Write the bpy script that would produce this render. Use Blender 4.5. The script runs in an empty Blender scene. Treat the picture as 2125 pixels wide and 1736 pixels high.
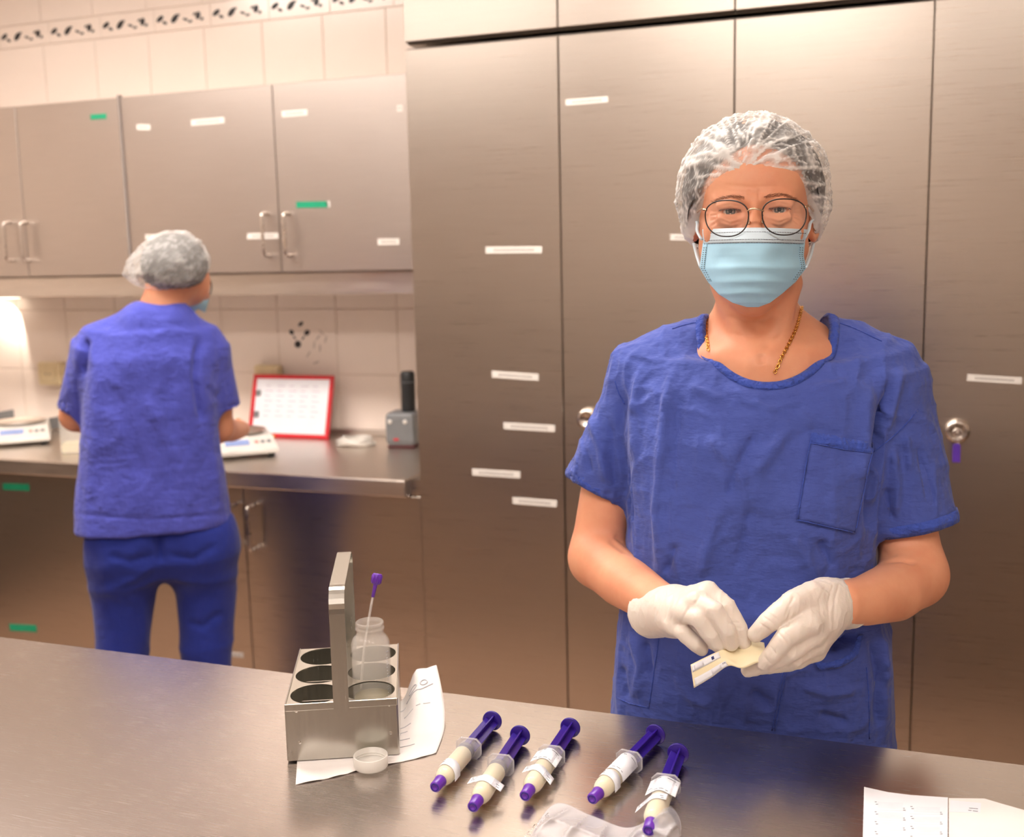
import bpy, bmesh, math, random
import numpy as np
from mathutils import Vector, Matrix
from mathutils.bvhtree import BVHTree

random.seed(7)
rng = np.random.default_rng(11)
scene = bpy.context.scene
COL = scene.collection

# ------------------------------------------------------------------ camera
IW, IH, FPX = 2125.0, 1736.0, 2250.0
YAW, PITCH, ROLL = (math.radians(a) for a in (20.0, 8.5, -1.28))
CAM = np.array([0.0, 0.0, 1.47])
_fw = np.array([-math.sin(YAW)*math.cos(PITCH), math.cos(YAW)*math.cos(PITCH), -math.sin(PITCH)])
_r0 = np.array([math.cos(YAW), math.sin(YAW), 0.0])
_u0 = np.cross(_r0, _fw)
_r = math.cos(ROLL)*_r0 + math.sin(ROLL)*_u0
_u = -math.sin(ROLL)*_r0 + math.cos(ROLL)*_u0
cam_data = bpy.data.cameras.new('camera')
cam = bpy.data.objects.new('camera', cam_data)
COL.objects.link(cam)
cam.matrix_world = Matrix(((_r[0], _u[0], -_fw[0], CAM[0]), (_r[1], _u[1], -_fw[1], CAM[1]),
                           (_r[2], _u[2], -_fw[2], CAM[2]), (0, 0, 0, 1)))
cam_data.sensor_fit = 'HORIZONTAL'
cam_data.sensor_width = 36.0
cam_data.lens = FPX*36.0/IW
cam_data.clip_start = 0.05
cam_data.dof.use_dof = True
cam_data.dof.focus_distance = 1.24
cam_data.dof.aperture_fstop = 5.2
scene.camera = cam

# ------------------------------------------------------------------ world, exposure
world = bpy.data.worlds.new('world'); scene.world = world
world.use_nodes = True
world.node_tree.nodes['Background'].inputs[0].default_value = (0.9, 0.82, 0.74, 1)
world.node_tree.nodes['Background'].inputs[1].default_value = 0.10
scene.view_settings.view_transform = 'Standard'
scene.view_settings.look = 'None'
scene.view_settings.gamma = 1.0
scene.view_settings.use_curve_mapping = False
scene.view_settings.exposure = 0.38

# ceiling luminaires: x, y, size x, size y, strength (W/m2 of the diffuser)
LIGHT_COL = (1.0, 0.91, 0.845)
CEIL_Z = 2.72
PANELS = [(-2.35, 1.75, 1.20, 0.30, 31), (-0.75, 1.75, 1.20, 0.30, 21),
          (-0.55, -0.15, 1.20, 0.30, 17), (-2.2, -0.15, 1.20, 0.30, 15),
          (0.9, -0.15, 1.20, 0.30, 12), (-0.6, -1.6, 1.20, 0.30, 8)]

# ------------------------------------------------------------------ pixel helpers (photo frame 2125x1736)
def ray(px, py): return _fw + _r*((px-IW/2)/FPX) - _u*((py-IH/2)/FPX)
def atY(px, py, Y): d = ray(px, py); return CAM + d*(Y/d[1])
def atZ(px, py, Z): d = ray(px, py); return CAM + d*((Z-CAM[2])/d[2])
def atD(px, py, D): return CAM + ray(px, py)*D
def proj(P):
    d = np.asarray(P, float) - CAM
    w = d@_fw
    return IW/2 + FPX*(d@_r)/w, IH/2 - FPX*(d@_u)/w, w

# ------------------------------------------------------------------ object helpers
def tag(o, label, cat, group=None, kind=None):
    if label: o['label'] = label
    if cat: o['category'] = cat
    if group: o['group'] = group
    if kind: o['kind'] = kind
    return o
def thing(name, label, cat, loc=(0, 0, 0), rz=0.0, group=None):
    o = bpy.data.objects.new(name, None); COL.objects.link(o)
    o.location = loc; o.rotation_euler = (0, 0, rz); o.empty_display_size = 0.05
    return tag(o, label, cat, group)
def link(name, me, mat=None, parent=None, loc=None, smooth=None):
    if mat is not None and not me.materials: me.materials.append(mat)
    o = bpy.data.objects.new(name, me); COL.objects.link(o)
    if parent is not None: o.parent = parent
    if loc is not None: o.location = loc
    if smooth: me.shade_smooth()
    return o
def bm_obj(name, bm, mat, parent=None, smooth=False, loc=None):
    me = bpy.data.meshes.new(name)
    bmesh.ops.recalc_face_normals(bm, faces=bm.faces)
    bm.to_mesh(me); bm.free()
    return link(name, me, mat, parent, loc, smooth)
def py_obj(name, v, f, mat, parent=None, smooth=True):
    me = bpy.data.meshes.new(name)
    me.from_pydata([tuple(map(float, p)) for p in v], [], [tuple(int(i) for i in q) for q in f]); me.update()
    return link(name, me, mat, parent, None, smooth)
def structure(o): o['kind'] = 'structure'; return o

def add_box(bm, lo, hi, bevel=0.0, seg=1, M=None):
    r = bmesh.ops.create_cube(bm, size=1.0)
    vs = r['verts']
    for v in vs:
        for k in range(3): v.co[k] = lo[k] + (v.co[k]+0.5)*(hi[k]-lo[k])
    if bevel > 0:
        es = list({e for v in vs for e in v.link_edges})
        out = bmesh.ops.bevel(bm, geom=es, offset=bevel, segments=seg, profile=0.5, affect='EDGES')
        vs = list({v for f in out['faces'] for v in f.verts} | {v for v in vs if v.is_valid})
    if M is not None: bmesh.ops.transform(bm, matrix=M, verts=vs)
    return vs
def box_obj(name, lo, hi, mat, parent=None, bevel=0.0, seg=1, M=None):
    bm = bmesh.new(); add_box(bm, lo, hi, bevel, seg, M)
    return bm_obj(name, bm, mat, parent)

def lathe(prof, n=32, closed_caps=False):
    """profile [(radius, z)] turned about z"""
    v = []; f = []
    m = len(prof)
    for i in range(n):
        a = 2*math.pi*i/n
        for (r, z) in prof: v.append((r*math.cos(a), r*math.sin(a), z))
    for i in range(n):
        j = (i+1) % n
        for k in range(m-1): f.append((i*m+k, j*m+k, j*m+k+1, i*m+k+1))
    if closed_caps:
        f.append(tuple(i*m for i in reversed(range(n)))); f.append(tuple(i*m+m-1 for i in range(n)))
    return v, f
def frames(P, closed=False):
    P = np.asarray(P, float); n = len(P)
    T = np.zeros_like(P)
    if closed: T = np.roll(P, -1, 0)-np.roll(P, 1, 0)
    else:
        T[1:-1] = P[2:]-P[:-2]; T[0] = P[1]-P[0]; T[-1] = P[-1]-P[-2]
    T /= np.linalg.norm(T, axis=1)[:, None]+1e-12
    N = np.zeros_like(P)
    a = np.array([0, 0, 1.0]) if abs(T[0, 2]) < .9 else np.array([1.0, 0, 0])
    n0 = np.cross(T[0], a); n0 /= np.linalg.norm(n0); N[0] = n0
    for i in range(1, n):
        q = N[i-1]-T[i]*(N[i-1]@T[i]); N[i] = q/(np.linalg.norm(q)+1e-12)
    return T, N, np.cross(T, N)
def tube(P, rad, n=10, closed=False, ry=None):
    P = np.asarray(P, float); T, N, B = frames(P, closed)
    m = len(P); rad = np.broadcast_to(np.asarray(rad, float), (m,))
    ry = rad if ry is None else np.broadcast_to(np.asarray(ry, float), (m,))
    v = []; f = []
    for i in range(m):
        for k in range(n):
            a = 2*math.pi*k/n
            v.append(P[i]+N[i]*math.cos(a)*rad[i]+B[i]*math.sin(a)*ry[i])
    for i in range(m if closed else m-1):
        j = (i+1) % m
        for k in range(n):
            l = (k+1) % n
            f.append((i*n+k, i*n+l, j*n+l, j*n+k))
    if not closed:
        f.append(tuple(reversed(range(n)))); f.append(tuple((m-1)*n+k for k in range(n)))
    return v, f
def merge(*vf):
    V = []; F = []
    for v, f in vf:
        b = len(V); V += list(v); F += [tuple(i+b for i in q) for q in f]
    return V, F
def xf(vf, M):
    v, f = vf
    return [M @ Vector(tuple(map(float, p))) for p in v], f
def catmull(P, k=8, closed=False):
    P = np.asarray(P, float); n = len(P); out = []
    for i in range(n if closed else n-1):
        p0 = P[(i-1) % n] if (closed or i > 0) else P[0]*2-P[1]
        p1 = P[i]; p2 = P[(i+1) % n]
        p3 = P[(i+2) % n] if (closed or i+2 < n) else P[-1]*2-P[-2]
        for s in range(k):
            t = s/k
            out.append(.5*((2*p1)+(-p0+p2)*t+(2*p0-5*p1+4*p2-p3)*t*t+(-p0+3*p1-3*p2+p3)*t**3))
    if not closed: out.append(P[-1])
    return np.array(out)
def poly_slab(name, pts, z0, z1, mat, parent=None, bevel=0.0):
    bm = bmesh.new()
    a = [bm.verts.new((p[0], p[1], z0)) for p in pts]; b = [bm.verts.new((p[0], p[1], z1)) for p in pts]
    bm.faces.new(a[::-1]); bm.faces.new(b)
    for i in range(len(pts)):
        j = (i+1) % len(pts); bm.faces.new((a[i], a[j], b[j], b[i]))
    if bevel: bmesh.ops.bevel(bm, geom=list(bm.edges), offset=bevel, segments=1, profile=.5, affect='EDGES')
    return bm_obj(name, bm, mat, parent)

# ------------------------------------------------------------------ materials
def new_mat(name):
    m = bpy.data.materials.new(name); m.use_nodes = True
    nt = m.node_tree; b = nt.nodes['Principled BSDF']
    return m, nt, b
def setp(b, **kw):
    names = {'color': 'Base Color', 'rough': 'Roughness', 'metal': 'Metallic', 'spec': 'Specular IOR Level', 'trans': 'Transmission Weight',
             'ior': 'IOR', 'alpha': 'Alpha', 'sss': 'Subsurface Weight', 'sheen': 'Sheen Weight', 'aniso': 'Anisotropic', 'coat': 'Coat Weight'}
    for k, v in kw.items():
        if k == 'color' and len(v) == 3: v = (*v, 1)
        b.inputs[names[k]].default_value = v
def srgb(r, g, b):
    return tuple(((c/255)/12.92 if c/255 <= .04045 else ((c/255+.055)/1.055)**2.4) for c in (r, g, b))
def noise_node(nt, scale, detail=4, rough=.55, vec=None, stretch=None, coord='Object'):
    tc = nt.nodes.new('ShaderNodeTexCoord')
    src = tc.outputs[coord]
    if stretch:
        mp = nt.nodes.new('ShaderNodeMapping'); mp.inputs['Scale'].default_value = stretch
        nt.links.new(src, mp.inputs['Vector']); src = mp.outputs['Vector']
    n = nt.nodes.new('ShaderNodeTexNoise'); n.inputs['Scale'].default_value = scale
    n.inputs['Detail'].default_value = detail; n.inputs['Roughness'].default_value = rough
    nt.links.new(src, n.inputs['Vector'])
    return n
def bump(nt, b, src, strength, dist=.002):
    bp = nt.nodes.new('ShaderNodeBump'); bp.inputs['Strength'].default_value = strength; bp.inputs['Distance'].default_value = dist
    nt.links.new(src, bp.inputs['Height'])
    prev = b.inputs['Normal'].links
    if prev: nt.links.new(prev[0].from_socket, bp.inputs['Normal'])
    nt.links.new(bp.outputs[0], b.inputs['Normal'])
def ramp(nt, src, stops):
    r = nt.nodes.new('ShaderNodeValToRGB')
    while len(r.color_ramp.elements) < len(stops): r.color_ramp.elements.new(.5)
    for e, (p, c) in zip(r.color_ramp.elements, stops):
        e.position = p; e.color = (*c, 1) if len(c) == 3 else c
    nt.links.new(src, r.inputs[0]); return r
def plain(name, color, rough=.5, metal=0.0, var=.06, scale=30, bumpk=0.0, **kw):
    m, nt, b = new_mat(name); setp(b, color=color, rough=rough, metal=metal, **kw)
    n = noise_node(nt, scale)
    lo = tuple(max(0, c*(1-var)) for c in color); hi = tuple(min(1, c*(1+var)) for c in color)
    rp = ramp(nt, n.outputs['Fac'], [(.3, lo), (.7, hi)]); nt.links.new(rp.outputs[0], b.inputs['Base Color'])
    if bumpk: bump(nt, b, n.outputs['Fac'], bumpk)
    return m
def steel(name, color, rough=.34, stretch=(1.5, 60, 60), scratch=0.0, var=.05, bumps=.06, aniso=0.0, rv=1.0):
    m, nt, b = new_mat(name); setp(b, color=color, rough=rough, metal=1.0, aniso=aniso)
    n = noise_node(nt, 6.0, 5, .6, stretch=stretch)
    big = noise_node(nt, 2.2, 3, .5)
    rp = ramp(nt, n.outputs['Fac'], [(.25, (rough-.07*rv,)*3), (.75, (rough+.09*rv,)*3)])
    add = nt.nodes.new('ShaderNodeMath'); add.operation = 'MULTIPLY_ADD'
    nt.links.new(big.outputs['Fac'], add.inputs[0]); add.inputs[1].default_value = .12*rv
    nt.links.new(rp.outputs[0], add.inputs[2]); nt.links.new(add.outputs[0], b.inputs['Roughness'])
    cr = ramp(nt, n.outputs['Fac'], [(.3, tuple(c*(1-var) for c in color)), (.7, tuple(min(1, c*(1+var)) for c in color))])
    nt.links.new(cr.outputs[0], b.inputs['Base Color'])
    bump(nt, b, n.outputs['Fac'], bumps, .001)
    if scratch:
        for ang, sc in ((.35, 70), (-.5, 55), (1.2, 90)):
            tc = nt.nodes.new('ShaderNodeTexCoord'); mp = nt.nodes.new('ShaderNodeMapping')
            mp.inputs['Rotation'].default_value = (0, 0, ang); mp.inputs['Scale'].default_value = (1.5, sc*2.6, 1)
            nt.links.new(tc.outputs['Object'], mp.inputs['Vector'])
            s = nt.nodes.new('ShaderNodeTexNoise'); s.inputs['Scale'].default_value = 9; s.inputs['Detail'].default_value = 2
            nt.links.new(mp.outputs[0], s.inputs['Vector'])
            rr = ramp(nt, s.outputs['Fac'], [(.70, (0, 0, 0)), (.74, (1, 1, 1))])
            mx = nt.nodes.new('ShaderNodeMix'); mx.data_type = 'RGBA'; prev = b.inputs['Base Color'].links[0].from_socket
            ml = nt.nodes.new('ShaderNodeMath'); ml.operation = 'MULTIPLY'; ml.inputs[1].default_value = scratch; nt.links.new(rr.outputs[0], ml.inputs[0])
            nt.links.new(ml.outputs[0], mx.inputs['Factor']); nt.links.new(prev, mx.inputs['A']); mx.inputs['B'].default_value = (.9, .86, .82, 1)
            nt.links.new(mx.outputs['Result'], b.inputs['Base Color'])
    return m
M = {}
M['steel_door'] = steel('brushed_steel_door', (.61, .55, .485), .27, (1.2, 30, 90), bumps=.012, rv=.3, var=.03)
M['steel_wall'] = steel('brushed_steel_wall_unit', (.56, .50, .455), .36, (1.2, 30, 90), bumps=.02, rv=.5)
M['steel_top'] = steel('worktop_steel', (.56, .51, .475), .25, (4.0, 150, 10), scratch=.22, bumps=.008, rv=.22, var=.02)
M['steel_counter'] = steel('counter_steel', (.70, .64, .58), .28, (1.0, 45, 10), bumps=.05)
M['steel_caddy'] = steel('caddy_steel', (.52, .50, .45), .24, (60, 60, 3), bumps=.008, rv=.25, var=.02)
M['steel_bar'] = steel('handle_steel', (.68, .62, .56), .22, (5, 5, 5), bumps=.0)
M['gap_dark'] = plain('dark_gap', (.015, .012, .010), .8)
M['gap_brown'] = plain('shaded_gap', (.10, .085, .072), .7)
M['rib'] = plain('rib_grey', (.30, .26, .235), .5)
M['tile'] = plain('glazed_tile', srgb(240, 226, 214), .18, var=.025, scale=3, bumpk=.01, spec=.5)
M['grout'] = plain('grout', srgb(222, 206, 192), .85, var=.05, scale=60)
M['wallpaint'] = plain('wall_paint', srgb(226, 212, 198), .7, var=.03, scale=4)
M['unseen_dark'] = plain('added_dark_panel', srgb(70, 58, 48), .5, var=.1, scale=5)  # dark tone for panels added out of view
M['ceilpaint'] = plain('ceiling_paint', srgb(232, 224, 214), .8, var=.02, scale=4)
M['floor'] = plain('floor_vinyl', srgb(178, 146, 122), .4, var=.08, scale=9)
M['black_print'] = plain('black_glaze', (.02, .02, .022), .3)
M['grey_print'] = plain('grey_glaze', srgb(190, 176, 165), .4)
M['beige_plastic'] = plain('beige_plastic', srgb(226, 208, 168), .4)
M['white_plastic'] = plain('white_plastic', srgb(232, 228, 220), .35)
M['white_metal'] = plain('white_painted_metal', srgb(245, 235, 225), .35)
M['grey_plastic'] = plain('grey_plastic', srgb(120, 122, 124), .4)
M['black_plastic'] = plain('black_plastic', (.018, .02, .022), .42)
M['red_plastic'] = plain('red_plastic', srgb(205, 38, 48), .35)
M['green_label'] = plain('green_label_tape', srgb(20, 160, 118), .45)
M['purple_tag'] = plain('purple_tag', srgb(92, 52, 170), .45)
def label_mat(name, base, ink, scale=(90, 8, 30)):
    """white tape with an unreadable line of small print along its middle"""
    m, nt, b = new_mat(name); setp(b, color=base, rough=.5)
    tc = nt.nodes.new('ShaderNodeTexCoord'); sp = nt.nodes.new('ShaderNodeSeparateXYZ')
    nt.links.new(tc.outputs['Generated'], sp.inputs[0])
    n = noise_node(nt, 1.0, 2, .6, stretch=scale, coord='Generated')
    def band(sock, lo, hi):
        a = nt.nodes.new('ShaderNodeMath'); a.operation = 'GREATER_THAN'; a.inputs[1].default_value = lo; nt.links.new(sock, a.inputs[0])
        c = nt.nodes.new('ShaderNodeMath'); c.operation = 'LESS_THAN'; c.inputs[1].default_value = hi; nt.links.new(sock, c.inputs[0])
        x = nt.nodes.new('ShaderNodeMath'); x.operation = 'MULTIPLY'; nt.links.new(a.outputs[0], x.inputs[0]); nt.links.new(c.outputs[0], x.inputs[1])
        return x.outputs[0]
    bx = band(sp.outputs[0], .14, .86); bz = band(sp.outputs[2], .32, .68)
    th = nt.nodes.new('ShaderNodeMath'); th.operation = 'GREATER_THAN'; th.inputs[1].default_value = .5; nt.links.new(n.outputs['Fac'], th.inputs[0])
    p = nt.nodes.new('ShaderNodeMath'); p.operation = 'MULTIPLY'; nt.links.new(bx, p.inputs[0]); nt.links.new(bz, p.inputs[1])
    q = nt.nodes.new('ShaderNodeMath'); q.operation = 'MULTIPLY'; nt.links.new(p.outputs[0], q.inputs[0]); nt.links.new(th.outputs[0], q.inputs[1])
    mx = nt.nodes.new('ShaderNodeMix'); mx.data_type = 'RGBA'
    nt.links.new(q.outputs[0], mx.inputs['Factor']); mx.inputs['A'].default_value = (*base, 1); mx.inputs['B'].default_value = (*ink, 1)
    nt.links.new(mx.outputs['Result'], b.inputs['Base Color'])
    return m
M['white_label'] = label_mat('white_label_tape', srgb(238, 234, 226), srgb(150, 142, 134))
# ------------------------------------------------------------------ room shell
WALL_Y, FRONT_Y, WCAB_Y, TALL_Y = 3.15, 2.50, 2.80, 2.515
XL, XR, YB = -3.70, 1.75, -2.40
TZ = 0.90                      # both worktops
structure(box_obj('floor', (XL, YB, -.05), (XR, WALL_Y+.1, 0), M['floor']))
structure(box_obj('ceiling', (XL, YB, CEIL_Z), (XR, WALL_Y+.1, CEIL_Z+.08), M['ceilpaint']))
wall_back = structure(box_obj('wall_back', (XL, WALL_Y, 0), (XR, WALL_Y+.1, CEIL_Z), M['grout']))
structure(box_obj('wall_left', (XL-.1, YB, 0), (XL, WALL_Y+.1, CEIL_Z), M['wallpaint']))
structure(box_obj('wall_right', (XR, YB, 0), (XR+.1, WALL_Y+.1, CEIL_Z), M['wallpaint']))
wall_front = structure(box_obj('wall_front', (XL, YB-.1, 0), (XR, YB, CEIL_Z), M['wallpaint']))
structure(box_obj('added_panel_1', (XL, YB, 0), (XR, YB+.03, 1.0), M['unseen_dark']))  # unseen panel added so the lockers reflect something dark low down
structure(box_obj('added_panel_4', (XL, YB+.03, 0), (XL+.03, 2.45, 1.0), M['unseen_dark']))  # added out of view to darken reflections in the left base cabinets
structure(box_obj('added_panel_2', (XR-.03, YB+.03, 0), (XR, 2.40, 1.0), M['unseen_dark']))  # unseen panel added to match those on the other walls

LUM = ['long ceiling luminaire above the bending person', 'long ceiling luminaire above the capped woman', 'long ceiling luminaire above the middle of the work table', 'long ceiling luminaire above the left end of the work table',
       'long ceiling luminaire above the right end of the work table', 'long ceiling luminaire at the back of the room behind the table']
for i, (x, y, sx, sy, e) in enumerate(PANELS):
    t = thing('ceiling_light', LUM[i], 'ceiling light', (x, y, CEIL_Z), 0, 'ceiling luminaires')
    bm = bmesh.new()
    for lo, hi in (((-sx/2-.02, -sy/2-.02, -.05), (sx/2+.02, -sy/2, 0)), ((-sx/2-.02, sy/2, -.05), (sx/2+.02, sy/2+.02, 0)),
                   ((-sx/2-.02, -sy/2, -.05), (-sx/2, sy/2, 0)), ((sx/2, -sy/2, -.05), (sx/2+.02, sy/2, 0))): add_box(bm, lo, hi)
    bm_obj('frame', bm, M['white_metal'], t)
    em, nt, b = new_mat('luminaire_diffuser'); setp(b, color=(.9, .9, .88), rough=.6)
    b.inputs['Emission Color'].default_value = (*LIGHT_COL, 1); b.inputs['Emission Strength'].default_value = e
    box_obj('diffuser', (-sx/2, -sy/2, -.045), (sx/2, sy/2, -.01), em, t)

# ------------------------------------------------------------------ tiles on the back wall
TW, TH, GJ, TD = 0.2205, 0.2150, 0.0028, 0.003
def tile_mesh(w, h, d=TD):
    bm = bmesh.new(); add_box(bm, (0, -d, 0), (w-GJ, 0, h-GJ), .0010)
    me = bpy.data.meshes.new('tile'); bmesh.ops.recalc_face_normals(bm, faces=bm.faces); bm.to_mesh(me); bm.free(); me.materials.append(M['tile']); return me
TME = tile_mesh(TW, TH); BME = tile_mesh(TW, .075)
X0 = atY(806, 150, WALL_Y)[0]        # a joint measured in the photo
LOWZ = atY(702, 775, WALL_Y)[2]      # a horizontal joint of the splashback
def place(me, x, z, name='wall_tile'):
    o = bpy.data.objects.new(name, me); COL.objects.link(o); o.parent = wall_back; o.location = (x, WALL_Y, z); return o
XA = X0-9*TW
for i in range(11):
    for r in range(-1, 2): place(TME, XA+i*TW, LOWZ+r*TH)
def blob(cx, cz, rx, rz, rot, n=10, d=.0015, y=-.0032):
    v = [(cx, y-d, cz)]; f = []
    for k in range(n):
        a = 2*math.pi*k/n; px = rx*math.cos(a); pz = rz*math.sin(a)
        v.append((cx+px*math.cos(rot)-pz*math.sin(rot), y, cz+px*math.sin(rot)+pz*math.cos(rot)))
    for k in range(n): f.append((0, 1+k, 1+(k+1) % n))
    return v, f
BANDZ = atY(425, 56, WALL_Y)[2]
mv, mf = merge(blob(.022, .040, .016, .008, .5), blob(.040, .026, .010, .005, -.4), blob(.080, .036, .018, .010, .7), blob(.094, .046, .008, .004, .2),
               blob(.122, .030, .011, .004, -.3), blob(.140, .022, .009, .004, .1), blob(.172, .038, .013, .010, 1.2), blob(.186, .026, .007, .005, .3), blob(.158, .044, .007, .004, .4))
mme = bpy.data.meshes.new('leaf_motif'); mme.from_pydata(mv, [], mf); mme.materials.append(M['black_print'])
for i in range(10):
    b = place(BME, XA+i*TW+.03, BANDZ, 'border_tile')
    mo = bpy.data.objects.new('leaf_motif', mme); COL.objects.link(mo); mo.parent = b
    place(TME, XA+i*TW, BANDZ-TH); place(TME, XA+i*TW, BANDZ+.075); place(TME, XA+i*TW, BANDZ-2*TH)
    if BANDZ+.075+TH < CEIL_Z-TH: place(TME, XA+i*TW, BANDZ+.075+TH)
# flower motif fired on one splashback tile
def wpix(px, py): p = atY(px, py, WALL_Y-.0035); return p
c = wpix(620, 700)
fl = merge(*[blob(wpix(px, py)[0]-c[0], wpix(px, py)[2]-c[2], rx, rz, rot, y=0) for px, py, rx, rz, rot in
             ((618, 714, .013, .012, .3), (605, 689, .010, .008, -.5), (637, 690, .012, .009, .5), (624, 672, .012, .006, .6), (611, 700, .008, .003, -.9), (629, 701, .008, .003, .9))])
fo = py_obj('flower_motif', *fl, M['black_print'], wall_back); fo.location = (c[0], WALL_Y-.0035, c[2])
gl = merge(*[blob(wpix(px, py)[0]-c[0], wpix(px, py)[2]-c[2], .014, .003, rot, y=0) for px, py, rot in ((660, 700, .8), (668, 690, -.7), (676, 704, 1.2), (652, 715, 1.4), (664, 722, 1.5), (640, 735, .9), (656, 752, .3))])
go = py_obj('flower_stems', *gl, M['grey_print'], wall_back); go.location = (c[0], WALL_Y-.0035, c[2])

# ------------------------------------------------------------------ fitted steel units
def strip(name, p0, p1, h_px, Y, mat, parent, off=.0012):
    """a stuck-on tape label: centre line p0->p1 and height in photo pixels, lying on plane Y"""
    a = atY(*p0, Y); b = atY(*p1, Y); hh = (atY(p0[0], p0[1]-h_px/2, Y)[2]-atY(p0[0], p0[1]+h_px/2, Y)[2])/2
    L = math.hypot(b[0]-a[0], b[2]-a[2]); ang = math.atan2(b[2]-a[2], b[0]-a[0])
    bm = bmesh.new(); add_box(bm, (0, -off, -hh), (L, 0, hh), .0004)
    o = bm_obj(name, bm, mat, parent); o.location = (a[0], Y, a[2]); o.rotation_euler = (0, -ang, 0)
    return o
def d_handle(name, parent, x, z0, z1, Y, out=.032, r=.005):
    P = [(x, Y, z1), (x, Y-out*.7, z1), (x, Y-out, z1-.008), (x, Y-out, (z0+z1)/2), (x, Y-out, z0+.008), (x, Y-out*.7, z0), (x, Y, z0)]
    return py_obj(name, *tube(catmull(P, 4), r, 8), M['steel_bar'], parent)
def cabinet(name, label, cat, x0, x1, y, depth, z0, z1, doors, mat, group=None, toe=0.0, gap=.0014):
    t = thing(name, label, cat, (0, 0, 0), 0, group)
    box_obj('body', (x0+.001, y+.022, z0+toe), (x1-.001, min(y+depth, WALL_Y-.009), z1), mat, t)
    if toe: box_obj('toe_kick', (x0+.001, y+.08, 0), (x1-.001, y+.10, toe), M['gap_dark'], t)
    box_obj('gap_backing', (x0+.0015, y+.016, z0+toe+.001), (x1-.0015, y+.0215, z1-.001), M['gap_brown'], t)
    out = []
    for (a, b, c, d) in doors:
        out.append(box_obj('door', (a+gap, y, c+.003), (b-gap, y+.0155, d-.003), mat, t, .0012))
    return t, out

# tall lockers along the right of the back wall
TX = [atY(x, 700, TALL_Y)[0] for x in (860, 1167, 1520, 1917)]; TX.append(TX[3]+.42); TX.append(TX[4]+.42)
GAPZ = atY(1158, 62, TALL_Y)[2]
tall_lab = ['tall steel locker beside the wall cabinets with five label strips low on its door', 'tall steel locker with one label strip high up, left of the capped woman',
            'tall steel locker right behind the head of the woman', 'tall steel locker at the right edge with a key and purple tag', 'tall steel locker at the far right beyond the key locker']
over_lab = ['overhead steel box above the leftmost tall locker', 'overhead steel box above the second tall locker from the left', 'overhead steel box above the locker behind the woman',
            'overhead steel box above the locker with the key', 'overhead steel box at the far right of the row']
talls = []
for i in range(5):
    t, d = cabinet('tall_locker', tall_lab[i], 'locker', TX[i], TX[i+1], TALL_Y, .60, 0.0, GAPZ-.007, [(TX[i], TX[i+1], .11, GAPZ-.010)], M['steel_door'], 'tall steel lockers', toe=.10)
    talls.append((t, d[0]))
    cabinet('overhead_box', over_lab[i], 'cabinet', TX[i], TX[i+1], TALL_Y, .60, GAPZ+.002, 2.60, [(TX[i], TX[i+1], GAPZ+.003, 2.60)], M['steel_door'], 'overhead steel boxes')
for k, p0, p1, h in ((1, (1174, 213), (1262, 206), 13), (0, (1008, 519), (1125, 518), 14), (2, (1391, 492), (1460, 493), 13), (0, (1021, 776), (1118, 783), 14), (0, (1045, 883), (1152, 889), 14),
                     (0, (980, 979), (1080, 985), 14), (0, (1064, 1038), (1156, 1045), 14), (3, (2007, 783), (2121, 790), 14)):
    strip('label_strip', p0, p1, h, TALL_Y, M['white_label'], talls[k][1] if k != 2 else talls[1][1])
def lock(px, py, parent, key):
    p = atY(px, py, TALL_Y)
    k = py_obj('lock', *lathe([(.0, .0), (.026, 0), (.026, .012), (.022, .017), (.016, .019), (.015, .014), (0, .014)], 28), M['steel_bar'], parent)
    k.location = p; k.rotation_euler = (math.pi/2, 0, 0)
    if key:
        py_obj('key', *merge(tube([(0, 0, .014), (0, 0, .034)], .0032, 8), tube([(0.010*math.cos(a), .010*math.sin(a)-.002, .034) for a in np.linspace(0, 2*math.pi, 14)[:-1]], .0022, 6, True)), M['steel_bar'], k)
    else:
        py_obj('key_slot', *tube([(-.006, 0, .0145), (.006, 0, .0145)], .002, 6), M['gap_dark'], k)
    return k
lock(1221, 868, talls[1][1], False)
lock(1986, 893, talls[3][1], True)
kp = atY(1985, 940, TALL_Y-.034)
kt = thing('key_tag', 'purple plastic key tag hanging from the locker lock', 'key tag', tuple(kp))
poly_slab('tag_plate', [(-.008, -.02), (.008, -.02), (.008, .016), (.004, .021), (-.004, .021), (-.008, .016)], -.0015, .0015, M['purple_tag'], kt, .0006).rotation_euler = (math.pi/2, 0, 0)
py_obj('tag_ring', *tube([(.005*math.cos(a), 0, .0265+.007*math.sin(a)) for a in np.linspace(0, 2*math.pi, 16)[:-1]], .0008, 6, True), M['steel_bar'], kt)

# wall cabinets
WX = [atY(x, 400, WCAB_Y)[0] for x in (46, 260, 576)]
WZ0, WZ1 = 1.437, 1.976
W1a = 2*WX[0]-WX[1]
wc1, wd1 = cabinet('wall_cabinet', 'steel wall cabinet at the left edge with a pair of doors and a green label', 'cabinet', W1a, WX[1], WCAB_Y, .34, WZ0, WZ1, [(W1a, WX[0], WZ0, WZ1), (WX[0], WX[1], WZ0, WZ1)], M['steel_wall'], 'steel wall cabinets')
wc2, wd2 = cabinet('wall_cabinet', 'wide steel wall cabinet above the red framed board, next to the tall lockers', 'cabinet', WX[1]+.004, TX[0]-.003, WCAB_Y, .34, WZ0, WZ1, [(WX[1]+.004, WX[2], WZ0, WZ1), (WX[2], TX[0]-.003, WZ0, WZ1)], M['steel_wall'], 'steel wall cabinets')
box_obj('side_rib', (WX[1]-.0012, WCAB_Y-.005, WZ0), (WX[1]+.0060, WCAB_Y+.01, WZ1+.004), M['rib'], wc1)
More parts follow.
